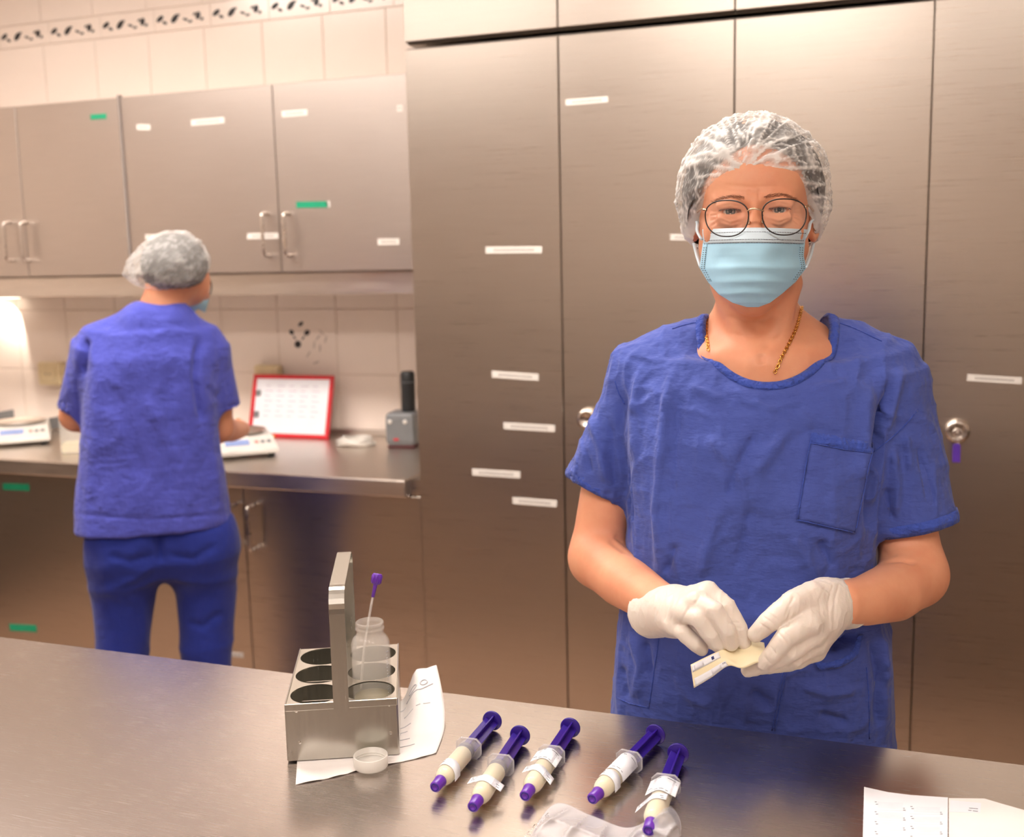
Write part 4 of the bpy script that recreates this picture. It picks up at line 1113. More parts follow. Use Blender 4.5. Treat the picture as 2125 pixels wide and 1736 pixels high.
# eyes
for ex, ey in ((1516, 438), (1617, 435)):
    c = W(ex, ey, .068)
    eb = py_obj('eye', *lathe([(.0126*math.sin(a), -.0126*math.cos(a)) for a in np.linspace(0, math.pi, 18)], 24), M['eye_white'], WO); eb.location = c
    d = Vector(G.cam-c).normalized(); q = d.to_track_quat('Z', 'Y').to_matrix().to_4x4()
    py_obj('iris', *xf(lathe([(0, .01275), (.0057, .0116), (.0060, .0112)], 24), q), M['iris'], eb)
    py_obj('pupil', *xf(lathe([(0, .01285), (.0024, .0126), (.0025, .0124)], 20), q), M['pupil'], eb)
    hs = []
    for k in range(16):
        s = k/15; bx_ = ex-20+40*s; by_ = ey-3.5-2.5*math.sin(s*math.pi)
        p = G.drape(BV, bx_, by_, .0004); p2 = G.drape(BV, bx_+(s-.5)*6, by_+1.6, .0022)
        if p is not None and p2 is not None: hs.append(tube([p, (p+p2)/2, p2], [.0005, .0004, .0002], 4))
    py_obj('eyelashes', *merge(*hs), M['lash'], WO)
for pts in (((1482, 421), (1500, 412), (1522, 408), (1545, 411)), ((1585, 409), (1608, 405), (1632, 407), (1653, 418))):
    hs = []; L = catmull(pts, 22)
    for k, p in enumerate(L):
        for r in range(2):
            x, y = p[0]+rng.uniform(-1.5, 1.5), p[1]+rng.uniform(-3.0, 3.0)
            sg = -1 if pts[0][0] < 1560 else 1
            a = G.drape(BV, x, y, .0003); b = G.drape(BV, x+sg*5, y-rng.uniform(-.5, 3), .0009)
            if a is not None and b is not None: hs.append(tube([a, b], [.00020, .0001], 3))
    eb = py_obj('eyebrow', *merge(*hs), M['brow'], WO); eb['kind'] = 'stuff'

# scrub top -----------------------------------------------------------
def row(py, xl, xr, ff, fb, n=2.6):
    a = W(xl, py, 0); b = W(xr, py, 0); z = (a[2]+b[2])/2
    return (z, a[0], b[0], -ff, -fb, n)
gs = Grid((-.30, -.20, .66), (.31, .20, W(1563, 630, 0)[2]), .0030)
gs.add(stack([row(745, 1312, 1852, .050, -.135), row(800, 1300, 1850, .078, -.140), row(900, 1296, 1832, .102, -.135), row(1000, 1300, 1818, .110, -.130), row(1100, 1303, 1806, .108, -.125), row(1200, 1298, 1812, .106, -.125),
              row(1300, 1282, 1846, .106, -.128), row(1400, 1274, 1850, .108, -.130), row(1500, 1266, 1851, .106, -.132), row(1640, 1262, 1854, .104, -.132), row(1790, 1260, 1858, .100, -.132)]), .02)
gs.add(chain(G.C((1472, 718, -.035), (1405, 738, -.035), (1345, 775, -.030)), [.042, .043, .044]), .035)
gs.add(chain(G.C((1700, 716, -.035), (1765, 738, -.035), (1828, 778, -.030)), [.042, .043, .045]), .035)
sl = [(1352, 785, -.030), (1240, 1012, -.018)]; sr = [(1822, 790, -.030), (1894, 1092, -.020)]
aL, bL = G.C(*sl); aR, bR = G.C(*sr)
gs.add(flat_cone(aL, bL, .052, .0455, .95), .022); gs.add(flat_cone(aR, bR, .056, .0575, .92), .022)
# sleeve openings and neck opening
uL = (bL-aL)/np.linalg.norm(bL-aL); uR = (bR-aR)/np.linalg.norm(bR-aR)
gs.cut(flat_cone(bL-uL*.075, bL+uL*.03, .0400, .0425, .95), .001); gs.cut(flat_cone(bR-uR*.085, bR+uR*.03, .0475, .0545, .92), .001)
nf = W(1595, 758, .074); nb = W(1588, 640, -.105); nl = W(1464, 655, -.030); nr = W(1721, 660, -.030)
nc = (nf+nb)/2; e2 = (nf-nb); h2 = np.linalg.norm(e2)/2; e2 = e2/np.linalg.norm(e2); e1 = np.array([1.0, 0, 0]); e3 = np.cross(e1, e2); e3 /= np.linalg.norm(e3)
if e3[2] < 0: e3 = -e3
cxo = (nl[0]+nr[0])/2; w1 = (nr[0]-nl[0])/2
def neck_fn(X, Y, Z):
    x = X-cxo; y = Y-nc[1]; z = Z-nc[2]
    v = y*e2[1]+z*e2[2]; w = y*e3[1]+z*e3[2]
    return np.maximum((np.sqrt((x/w1)**2+(v/h2)**2)-1)*min(w1, h2), np.abs(w-.03)-.075)
gs.cut((neck_fn, np.array([cxo-.12, -.2, nc[2]-.13]), np.array([cxo+.12, .2, nc[2]+.16])), .002)
Vs, Fs = gs.mesh(1)
n_ = vnormals(Vs, Fs)
Vs = Vs + n_*(.0075*(ridged(Vs*np.array([8, 8, 4.5])+3+.35*vnoise(Vs*9, 40)[:, None], 3)**4-.2)+.0040*(ridged(Vs*np.array([17, 17, 12.0])+7+.5*vnoise(Vs*14, 41)[:, None], 4)**5-.15)+.0018*(ridged(Vs*np.array([38, 38, 28.0])+2, 6)**5-.15))[:, None]*np.clip((np.sqrt(((Vs[:, 0]-cxo)/w1)**2+(((Vs[:, 1]-nc[1])*e2[1]+(Vs[:, 2]-nc[2])*e2[2])/h2)**2)-1.03)/.4, .0, 1)[:, None]
folds = [(((1392, 770), (1376, 900), (1364, 1050), (1372, 1200)), 13, .0050), (((1415, 800), (1400, 920), (1390, 1050)), 16, -.003),
         (((1298, 800), (1284, 900), (1298, 1000), (1308, 1110)), 12, -.0045), (((1330, 760), (1316, 850), (1318, 960)), 12, .004),
         (((1850, 790), (1828, 880), (1812, 980), (1806, 1110)), 12, -.012), (((1800, 800), (1795, 900), (1786, 1010)), 18, .005), (((1870, 770), (1850, 840), (1835, 900)), 12, .004),
         (((1470, 900), (1520, 960), (1548, 1010)), 16, .004), (((1575, 890), (1530, 970), (1505, 1040)), 14, -.004), (((1640, 880), (1600, 940), (1560, 990)), 16, .0035),
         (((1500, 1040), (1470, 1120), (1450, 1200)), 18, .004), (((1560, 1050), (1540, 1130), (1530, 1190)), 14, -.003), (((1640, 1110), (1680, 1170), (1700, 1210)), 16, .0035), (((1700, 1120), (1730, 1180)), 12, -.004),
         (((1400, 1130), (1380, 1190)), 10, -.004), (((1430, 800), (1500, 830)), 10, .0025), (((1680, 810), (1760, 790)), 10, .0025), (((1540, 830), (1600, 850), (1660, 835)), 9, .002),
         (((1225, 860), (1245, 930), (1255, 1000)), 10, .004), (((1265, 870), (1270, 940), (1280, 1010)), 9, -.004), (((1215, 930), (1225, 980)), 8, -.003),
         (((1850, 930), (1862, 1000), (1858, 1070)), 11, .004), (((1905, 920), (1925, 1000), (1935, 1050)), 10, -.004), (((1880, 900), (1890, 980)), 9, .003), (((1840, 1010), (1850, 1080)), 9, -.004),
         (((1310, 1310), (1330, 1380), (1318, 1450)), 12, .004), (((1340, 1330), (1350, 1400)), 9, -.004), (((1290, 1380), (1300, 1450)), 8, -.003), (((1400, 1400), (1440, 1450), (1480, 1470)), 14, .003),
         (((1560, 1430), (1600, 1470)), 16, -.004), (((1660, 1420), (1720, 1440), (1780, 1430)), 14, .0035), (((1700, 1480), (1760, 1500)), 10, -.003), (((1810, 1320), (1825, 1420), (1820, 1510)), 12, -.005), (((1835, 1320), (1842, 1420)), 10, .004),
         (((1690, 1350), (1740, 1348), (1782, 1315)), 14, -.016), (((1692, 1378), (1740, 1374), (1778, 1350)), 6, .003),
         (((1660, 900), (1690, 890), (1750, 900)), 10, -.002)]
Vs = sculpt(G, Vs, Fs, [(l, w*.8, a*1.7) for l, w, a in folds])
shirt = link('scrub_top', fast_mesh('scrub_top', Vs, Fs), M['scrub'], WO)
SV = bvh_of(Vs, Fs)
# neckline band: follows the rim of the neck opening
def rim(th, grow, lift):
    v = math.cos(th); x = math.sin(th)
    return np.array([cxo+x*(w1+grow), nc[1]+v*(h2+grow)*e2[1], nc[2]+v*(h2+grow)*e2[2]])
NB = 96; nv = []; nf_ = []
for i in range(NB):
    th = 2*math.pi*i/NB
    for grow in (-.0008, .0035, .0075, .0115):
        p = rim(th, grow, 0)
        hit = SV.ray_cast(Vector(p+e3*.10), Vector(-e3))
        q = np.array(hit[0]) if hit[0] is not None and grow > 0 else None
        nv.append(q)
for i in range(NB):
    if nv[4*i+1] is None: nv[4*i+1] = nv[4*((i-1) % NB)+1]
    for k in (2, 3):
        if nv[4*i+k] is None: nv[4*i+k] = nv[4*i+k-1]
    p = rim(2*math.pi*i/NB, -.0008, 0); s = nv[4*i+1]; w_ = (s-p)@e3
    nv[4*i] = p+e3*(w_-.002)
pts = np.array(nv).reshape(NB, 4, 3)
for _ in range(2): pts = (np.roll(pts, 1, 0)+pts*2+np.roll(pts, -1, 0))/4
pts[:, 1:3] += e3*.0022; pts[:, 3] += e3*.0006; pts[:, 2] += (e3*.0006)*np.sin(np.arange(NB)*2.4)[:, None]
V = list(pts.reshape(-1, 3)); F = []
for i in range(NB):
    j = (i+1) % NB
    for k in range(3): F.append((4*i+k, 4*j+k, 4*j+k+1, 4*i+k+1))
nbnd = py_obj('neckline_band', V, F, M['scrub_trim'], shirt); md = nbnd.modifiers.new('t', 'SOLIDIFY'); md.thickness = .0016; md.offset = 0
py_obj('neckline_seam', *tube(pts[:, 3]+e3*.0002, .0006, 6, True), M['scrub_trim'], shirt)
# breast pocket
TLp, TRp, BRp, BLp = (np.array(p, float) for p in ((1684, 899), (1810, 918), (1772, 1104), (1653, 1077)))
def pk(u, v): return tuple((TLp*(1-u)+TRp*u)*(1-v)+(BLp*(1-u)+BRp*u)*v)
pocket = py_obj('breast_pocket', *drape_grid(G, SV, [[pk(u, v) for u in np.linspace(0, 1, 14)] for v in np.linspace(0, 1, 20)], -.0005, .0020), M['scrub'], shirt)
py_obj('pocket_hem', *drape_grid(G, SV, [[pk(u, v) for u in np.linspace(0, 1, 14)] for v in np.linspace(0, .115, 4)], .0015, .0032), M['scrub_trim'], pocket)
for ln in ([pk(0, 0), pk(0, .5), pk(0, 1)], [pk(0, 1), pk(.5, 1), pk(1, 1)], [pk(1, 0), pk(1, .5), pk(1, 1)], [pk(0, .115), pk(.5, .12), pk(1, .115)]):
    py_obj('pocket_seam', *seam(G, SV, ln, .00075, .0028), M['scrub_trim'], pocket)
# sleeve hems, shoulder and pocket seams
def hem(a, b, r, sq, nm):
    ax = (b-a)/np.linalg.norm(b-a); s = np.array([0, 1.0, 0]); s = s-ax*(s@ax); s /= np.linalg.norm(s); q = np.cross(ax, s); V = []; F = []; n = 60
    for i in range(n):
        t = 2*math.pi*i/n; wv = 1+.012*math.sin(7*t)+.008*math.sin(17*t)
        for dz, rr in ((.0005, r-.0015), (.0012, r+.0008), (-.006, r+.0022), (-.013, r+.0016), (-.0145, r-.0002)):
            V.append(b+ax*dz+(s*sq*math.cos(t)+q*math.sin(t))*rr*wv)
    for i in range(n):
        for k in range(4): j = (i+1) % n; F.append((5*i+k, 5*i+k+1, 5*j+k+1, 5*j+k))
    return py_obj(nm, V, F, M['scrub_trim'], shirt)
hem(aL, bL, .0455, .95, 'sleeve_hem'); hem(aR, bR, .0575, .92, 'sleeve_hem')
for ln in (((1905, 850), (1875, 885), (1845, 912), (1812, 938)), ((1276, 790), (1284, 815), (1296, 838)), ((1722, 664), (1770, 680), (1830, 708)), ((1456, 668), (1430, 672), (1395, 682)),
           ((1368, 1316), (1358, 1390), (1347, 1466)), ((1282, 1448), (1310, 1460), (1347, 1468)), ((1626, 1392), (1614, 1450), (1602, 1515)), ((1632, 1392), (1620, 1450), (1608, 1515)), ((1798, 1384), (1803, 1450), (1804, 1532))):
    py_obj('seam', *seam(G, SV, ln, .0008, .0003), M['scrub_trim'], shirt)
lp_ = py_obj('hip_pocket_edge', *ribbon(G, SV, ((1688, 1368), (1708, 1382), (1748, 1372), (1774, 1352), (1786, 1316)), 4.5, -.001, .0035), M['scrub_trim'], shirt)
# trousers and clogs (behind the table)
gt = Grid((-.26, -.20, .03), (.26, .20, .80), .006)
for s in (-1, 1):
    gt.add(chain([(s*.085, .0, .84), (s*.10, .005, .45), (s*.105, .015, .06)], [.105, .082, .070]), .03)
Vt, Ft = gt.mesh(1); link('trousers', fast_mesh('trousers', Vt, Ft), M['trouser'], WO)
for s in (-1, 1):
    gf = Grid((s*.11-.07, -.17, .0), (s*.11+.07, .14, .12), .005)
    gf.add(chain([(s*.11, .06, .045), (s*.11, -.05, .040), (s*.115, -.12, .036)], [.045, .044, .034]), .02)
    gf.cut((lambda X, Y, Z: Z-.004+0*X+0*Y, np.array([-1, -1, -1.]), np.array([1, 1, .01])), .0)
    Vf, Ff = gf.mesh(1); link('clog', fast_mesh('clog', Vf, Ff), M['shoe'], WO)

# gloves ---------------------------------------------------------------
def Hc(x, y, f): return W(1300+x/4.25, 1160+y/4.25, f)
def HC(*p): return [Hc(*q) for q in p]
def glove(name, prims, lo, hi, lines, cuff):
    g = Grid(lo, hi, .0013)
    for pr, k in prims: g.add(pr, k)
    for pr, k in cuff: g.cut(pr, k)
    V, F = g.mesh(2)
    N = vnormals(V, F)
    V = V+N*(.0007*(ridged(V*np.array([130, 90, 60.])+5, 8)**3-.2))[:, None]
    V = sculpt(G, V, F, [([(1300+a/4.25, 1160+b/4.25) for a, b in ln], w, am) for ln, w, am in lines])
    return link(name, fast_mesh(name, V, F), M['latex'], WO)
wl = Hc(340, 455, .168)
pr = [(chain(HC((235, 470, .142), (330, 462, .160), (420, 440, .178)), [.0315, .0300, .0290]), .01)]
kn = {'i': (715, 290, .212), 'm': (610, 375, .226), 'r': (512, 465, .226), 'p': (425, 575, .214)}
for k in kn: pr.append((chain([wl, Hc(*kn[k])], [.022, .0128]), .010))
pr.append((chain(HC((460, 520, .176), (620, 470, .190)), [.020, .018]), .015))
pr.append((chain(HC(kn['i'], (885, 415, .224), (992, 600, .228), (1036, 735, .225)), [.0122, .0104, .0094, .0082]), .004))
pr.append((chain(HC(kn['m'], (775, 450, .243), (890, 625, .244), (925, 742, .236)), [.0122, .0106, .0096, .0084]), .004))
pr.append((chain(HC(kn['r'], (632, 512, .242), (742, 668, .240), (806, 760, .233)), [.0118, .0104, .0094, .0084]), .004))
pr.append((chain(HC(kn['p'], (500, 645, .228), (610, 745, .230), (662, 790, .226)), [.0112, .0096, .0088, .0080]), .004))
pr.append((chain(HC((430, 540, .170), (620, 640, .182), (840, 745, .194), (985, 800, .205)), [.017, .0130, .0110, .0088]), .006))
llo = np.minimum.reduce([Hc(150, 850, .13), Hc(1150, 100, .29)])-.03; lhi = np.maximum.reduce([Hc(150, 100, .13), Hc(1150, 850, .29), Hc(150, 850, .13)])+.03
def cuffcut(a, b, r): return [(chain([a, b], [r, r]), .001)]
glL = glove('glove', pr, llo, lhi, [(((360, 280), (300, 400), (260, 520)), 2.5, -.0008), (((420, 300), (360, 430), (330, 560)), 2.5, -.0009), (((470, 300), (420, 420), (390, 560)), 2.5, -.0007), (((300, 330), (250, 450), (240, 560)), 2.2, -.0007),
                                     (((560, 420), (500, 500), (480, 600)), 3, -.001), (((650, 320), (600, 400)), 3, -.001), (((900, 560), (1000, 560)), 2, -.0009), (((930, 600), (1030, 610)), 2, -.0009), (((960, 700), (1060, 690)), 2, -.0007)],
            cuffcut(Hc(120, 470, .118), Hc(215, 470, .138), .0262))
rimL = Hc(205, 470, .137)
wr = Hc(1800, 395, .168)
pr = [(chain(HC((1925, 392, .145), (1840, 392, .160), (1740, 400, .180)), [.0300, .0285, .0290]), .01)]
kn = {'i': (1610, 560, .226), 'm': (1655, 650, .214), 'r': (1672, 735, .198), 'p': (1660, 800, .182)}
for k in kn: pr.append((chain([wr, Hc(*kn[k])], [.023, .0135]), .012))
pr.append((chain(HC((1740, 330, .180), (1640, 330, .200), (1470, 385, .222), (1265, 545, .238), (1140, 660, .232)), [.0210, .0175, .0142, .0118, .0092]), .006))
pr.append((chain(HC((1700, 480, .19), (1560, 470, .212)), [.024, .013]), .012))
pr.append((chain(HC(kn['i'], (1405, 690, .250), (1295, 830, .246), (1215, 915, .238)), [.0135, .0112, .0100, .0086]), .004))
pr.append((chain(HC(kn['m'], (1450, 815, .238), (1260, 912, .232), (1075, 975, .222)), [.0132, .0112, .0100, .0086]), .004))
pr.append((chain(HC(kn['r'], (1480, 868, .222), (1320, 925, .216), (1190, 955, .204)), [.0126, .0108, .0096, .0084]), .004))
pr.append((chain(HC(kn['p'], (1520, 890, .202), (1400, 928, .196), (1300, 940, .186)), [.0116, .0098, .0088, .0080]), .004))
rlo = np.minimum.reduce([Hc(980, 1050, .13), Hc(2000, 80, .29)])-.03; rhi = np.maximum.reduce([Hc(2020, 80, .13), Hc(1000, 1050, .29), Hc(2020, 1050, .13)])+.03
glR = glove('glove', pr, rlo, rhi, [(((1880, 200), (1840, 350), (1830, 560)), 2.5, -.0008), (((1820, 220), (1780, 380), (1790, 540)), 2.5, -.0008), (((1760, 230), (1700, 360), (1720, 520)), 2.4, -.0006), (((1480, 320), (1440, 400), (1400, 520)), 3, -.0016),
                                     (((1200, 500), (1290, 560), (1330, 610)), 2, -.001), (((1230, 460), (1320, 520), (1360, 570)), 2, -.0009), (((1170, 560), (1250, 620), (1290, 660)), 2, -.0009), (((1330, 640), (1400, 720), (1430, 770)), 2, -.001), (((1370, 620), (1450, 690), (1480, 740)), 2, -.001), (((1260, 760), (1330, 850)), 2, -.0009), (((1210, 850), (1270, 930)), 2, -.0007), (((1460, 420), (1420, 560), (1420, 600)), 3, -.002)],
            cuffcut(Hc(2030, 392, .128), Hc(1950, 392, .142), .0258))
def cuff_ring(c, ax, r, nm, par):
    ax = ax/np.linalg.norm(ax); s = np.cross(ax, [0, 0, 1.0]); s /= np.linalg.norm(s); q = np.cross(ax, s)
    P = [c+(s*math.cos(t)+q*math.sin(t))*r*(1+.03*math.sin(3*t))+ax*.002*math.sin(2*t) for t in np.linspace(0, 2*math.pi, 40)[:-1]]
    return py_obj(nm, *tube(P, .0013, 8, True), M['latex'], par)
cuff_ring(Hc(205, 470, .137), Hc(330, 462, .160)-Hc(235, 470, .142), .0300, 'rolled_cuff', glL)
cuff_ring(Hc(1945, 392, .142), Hc(1840, 392, .160)-Hc(1925, 392, .145), .0288, 'rolled_cuff', glR)

# paper strip held in both hands
top = catmull(HC((565, 930, .262), (700, 862, .252), (838, 800, .240), (960, 770, .226), (1090, 715, .222), (1215, 735, .222)), 8)
bot = catmull(HC((595, 1135, .268), (750, 1042, .258), (898, 941, .250), (1020, 962, .250), (1130, 922, .246), (1240, 880, .240)), 8)
n = len(top); base = G.world(Hc(900, 870, .24))
HS = thing('label_backing', 'cream backing strip with white labels held in gloved hands', 'paper strip', tuple(base))
def sp(u, v, off=0.0):
    x = u*(n-1); i = min(n-2, int(x)); f = x-i
    a = top[i]*(1-f)+top[i+1]*f; b = bot[i]*(1-f)+bot[i+1]*f
    p = a*(1-v)+b*v; p = p + np.array([0, -off-.004*math.sin(math.pi*v)*min(1, u*2), 0]); return G.world(p)-base
def patch(us, vs, off, th):
    V = [sp(u, v, off) for u in us for v in vs]+[sp(u, v, off-th) for u in us for v in vs]; m = len(vs); k = len(us); F = []; o = k*m
    for i in range(k-1):
        for j in range(m-1):
            a = i*m+j; F += [(a, a+1, a+m+1, a+m), (o+a, o+a+m, o+a+m+1, o+a+1)]
    for i in range(k-1): a = i*m; F.append((a, a+m, o+a+m, o+a)); a += m-1; F.append((a, o+a, o+a+m, a+m))
    for j in range(m-1): F.append((j, o+j, o+j+1, j+1)); a = (k-1)*m+j; F.append((a, a+1, o+a+1, o+a))
    return V, F
py_obj('backing_strip', *patch(np.linspace(0, 1, 40), np.linspace(0, 1, 9), 0, .0003), M['backing'], HS)
lb1 = py_obj('label', *patch(np.linspace(.01, .36, 14), np.linspace(.04, .34, 4), .0006, .0003), M['paper_white'], HS)
lb2 = py_obj('label', *patch(np.linspace(.02, .40, 14), np.linspace(.62, .97, 4), .0006, .0003), M['paper_white'], HS)
py_obj('printed_square', *patch(np.linspace(.26, .29, 3), np.linspace(.10, .24, 3), .0009, .0003), M['ink_blue'], lb1)
py_obj('printed_field', *patch(np.linspace(.22, .33, 5), np.linspace(.66, .90, 3), .0009, .0003), M['ink_field'], lb2)
for u in (.355, .37, .382): py_obj('printed_mark', *patch([u, u+.006], [.66, .74], .0009, .0003), M['ink'], lb2)
py_obj('printed_field', *patch(np.linspace(.04, .16, 5), np.linspace(.08, .30, 3), .0009, .0003), M['ink_field'], lb1)

# mask -----------------------------------------------------------------
rows_m = [(476, 1457, 1678, .050, .108), (486, 1458, 1675, .050, .117), (500, 1459, 1671, .046, .122), (530, 1455, 1668, .042, .126), (556, 1452, 1673, .040, .125), (585, 1469, 1651, .056, .119), (610, 1491, 1622, .074, .108), (628, 1520, 1598, .086, .098), (637, 1550, 1574, .088, .091)]
RM = np.array(rows_m, float); cs = np.linspace(0, 1, len(RM))
def mpt(u, v, off=0.0):
    py, xl, xr, fe, fm = (np.interp(v, cs, RM[:, k]) for k in range(5))
    prof = 1-abs(u)**2.3
    f = fe+(fm-fe)*prof
    yy = py - (4*math.sin(math.pi*(u+1)/2)*(1-v)) + 7*abs(u)**2*(v > .55)*(v-.55)*0
    # pleats and the two dimples beside the nose
    for vc in (.50, .62, .74): f += .0022*max(0, 1-abs(v-vc-.03*u*u)/.05)*(1-abs(u)**4)
    f -= .006*math.exp(-((abs(u)-.52)/.22)**2-((v-.40)/.09)**2) - .003*math.exp(-((abs(u)-.50)/.30)**2-((v-.30)/.07)**2)
    return W((xl+xr)/2+u*(xr-xl)/2, yy, f+off)
def mask_patch(us, vs, off, th):
    A = [mpt(u, v, off) for v in vs for u in us]; B = [mpt(u, v, off-th) for v in vs for u in us]; m = len(us); k = len(vs); F = []; o = m*k
    for i in range(k-1):
        for j in range(m-1): a = i*m+j; F += [(a, a+1, a+m+1, a+m), (o+a, o+a+m, o+a+m+1, o+a+1)]
    for i in range(k-1): a = i*m; F.append((a, a+m, o+a+m, o+a)); a += m-1; F.append((a, o+a, o+a+m, a+m))
    for j in range(m-1): F.append((j, o+j, o+j+1, j+1)); a = (k-1)*m+j; F.append((a, a+1, o+a+1, o+a))
    return A+B, F
us = np.linspace(-1, 1, 57)
mask = py_obj('face_mask', *mask_patch(us, np.linspace(0, 1, 73), 0, .0012), M['mask'], WO)
py_obj('mask_top_band', *mask_patch(us, np.linspace(0, .275, 14), .0006, .0004), M['mask_band'], mask)
for s in (-1, 1): py_obj('mask_side_seam', *mask_patch(np.linspace(s*.90, s*1.0, 4), np.linspace(.27, .62, 14), .0007, .0005), M['mask_band'] if False else M['mask'], mask)
dots = []
for v in (.105, .245, .275):
    for u in np.linspace(-.96, .96, 62): dots.append(tube([mpt(u-.006, v, .0010), mpt(u+.006, v, .0010)], .00055, 4))
for s in (-1, 1):
    for v in np.linspace(.31, .60, 16):
        for k in (.92, .965): dots.append(tube([mpt(s*(k-.008), v, .0011), mpt(s*(k+.008), v, .0011)], .00045, 4))
o = py_obj('mask_stitching', *merge(*dots), M['ink'], mask); o['kind'] = 'stuff'
for pts in (((1456, 497, .052), (1447, 480, .040), (1447, 462, .022), (1438, 455, .0)), ((1670, 494, .052), (1678, 478, .040), (1682, 462, .022), (1692, 452, .0)), ((1454, 555, .042), (1446, 530, .02), (1440, 505, .0)), ((1672, 555, .042), (1682, 530, .02), (1688, 505, .0))):
    py_obj('ear_loop', *tube(catmull(G.C(*pts), 6), .0021, 8, ry=.0013), M['mask_band'], mask)

# glasses --------------------------------------------------------------
def gf_(px): return .121-.027*((px-1568)/112)**2
GL = []
for cx, cy, hw_, hh in ((1508.5, 453, 44.5, 37.5), (1627.5, 450, 45.5, 37.5)):
    P = []
    for t in np.linspace(0, 2*math.pi, 56)[:-1]:
        c, s = math.cos(t), math.sin(t); e = 2/2.35
        x = cx+hw_*math.copysign(abs(c)**e, c); y = cy-hh*math.copysign(abs(s)**e, s)
        x -= (x-cx)*.10*(y-cy)/hh                       # narrower towards the bottom
        P.append((x, y, gf_(x)))
    GL.append(P)
gl_root = py_obj('glasses', *tube(G.C(*GL[0]), .0008, 8, True), M['frame_black'], WO)
gl_root.name = 'glasses_rim'
py_obj('glasses_rim', *tube(G.C(*GL[1]), .0008, 8, True), M['frame_black'], WO)
for P in GL:
    L = G.C(*P); c = np.mean(L, 0); V = [c+np.array([0, -.0015, 0])]+L
    py_obj('lens', V, [(0, 1+i, 1+(i+1) % len(L)) for i in range(len(L))], M['lens'], WO)
br = catmull(G.C((1551.5, 437, gf_(1551)), (1558, 434, .124), (1568, 433, .126), (1578, 435, .124), (1584, 438, gf_(1584))), 6)
py_obj('glasses_bridge', *tube(br, .0011, 8), M['frame_metal'], WO)
for pts in (((1466, 436, gf_(1466)), (1458, 434, .092), (1454, 434, .075), (1447, 440, .03), (1440, 447, -.01)), ((1670, 430, gf_(1670)), (1677, 427, .092), (1681, 428, .075), (1686, 435, .03), (1692, 443, -.01))):
    py_obj('temple', *tube(catmull(G.C(*pts), 5), [.0014]*21, 8), M['frame_metal'], WO)
for pts in (((1553, 448, .118), (1555, 458, .110), (1553, 463, .105)), ((1583, 446, .118), (1581, 456, .110), (1583, 461, .105))):
    py_obj('nose_pad', *tube(catmull(G.C(*pts), 4), [.0007]*6+[.0022]*3, 8), M['frame_metal'], WO)

glasses = next(o for o in WO.children if o.name.startswith('glasses_bridge')); glasses.name = 'glasses'
for o in list(WO.children):
    if o.name.split('.')[0] in ('glasses_rim', 'lens', 'temple', 'nose_pad'): o.parent = glasses
# necklace -------------------------------------------------------------
links = []
for ln in (((1468, 650), (1467, 690), (1471, 728)), ((1664, 629), (1655, 668), (1640, 706), (1620, 745), (1605, 778))):
    P = [G.drape(BV, *p, .0016) for p in catmull(ln, 14)]; P = np.array([p for p in P if p is not None])
    d = np.concatenate([[0], np.cumsum(np.linalg.norm(np.diff(P, axis=0), axis=1))]); step = .0042; k = 0
    for s in np.arange(0, d[-1]-step, step*.86):
        a = np.array([np.interp(s, d, P[:, q]) for q in range(3)]); b = np.array([np.interp(s+step, d, P[:, q]) for q in range(3)]); m = (a+b)/2; t_ = (b-a)/np.linalg.norm(b-a)
        vd = G.cam-m; vd /= np.linalg.norm(vd); sd = np.cross(t_, vd); sd /= np.linalg.norm(sd)
        if k % 2: sd = sd*.45+vd*.6
        lw = .0019; ll = step*.62 if k % 4 else step*.8
        links.append(tube([m+t_*ll*math.cos(q)+sd*lw*math.sin(q) for q in np.linspace(0, 2*math.pi, 10)[:-1]], .0007, 5, True)); k += 1
nk = py_obj('necklace', *merge(*links), M['gold'], WO); nk['kind'] = 'stuff'

# hair cap ---------------------------------------------------------------
cc = W(1562, 402, -.012)
az = np.radians([-180, -130, -100, -80, -60, -40, -20, -3, 15, 35, 55, 75, 95, 130, 180])
el = np.radians([-48, -47, -44, -38, -23, -8, 2, 7, 6, 3, -8, -30, -44, -47, -48])
def edge_w(a): return float(np.interp(a, az, el))
def hair_w(a): return edge_w(a)+.10+.42*math.exp(-(a/.9)**2)
kd = W(1541, 356, .080)-cc
cap, capP = make_cap(G, WO, cc, .0945, .098, .110, .0985, edge_w, kd, M['cap'], 5, hair_r=.935, hair_start=hair_w, hug=(.079, .091, .105))
# gathered elastic along the forehead
E0 = capP[:, 0:9, :]
bv = []; bf = []
na = capP.shape[0]
for i in range(na):
    for j in (0, 2, 4, 6):
        p = capP[i, j]; q = p-cc; bv.append(p+q/np.linalg.norm(q)*(.0006+.0007*(i % 2)))
for i in range(na):
    k = (i+1) % na
    for j in range(3): bf.append((4*i+j, 4*k+j, 4*k+j+1, 4*i+j+1))
M['cap_edge'] = cap_mat('nonwoven_cap_edge', .45, .95)
py_obj('cap_band', bv, bf, M['cap_edge'], cap)
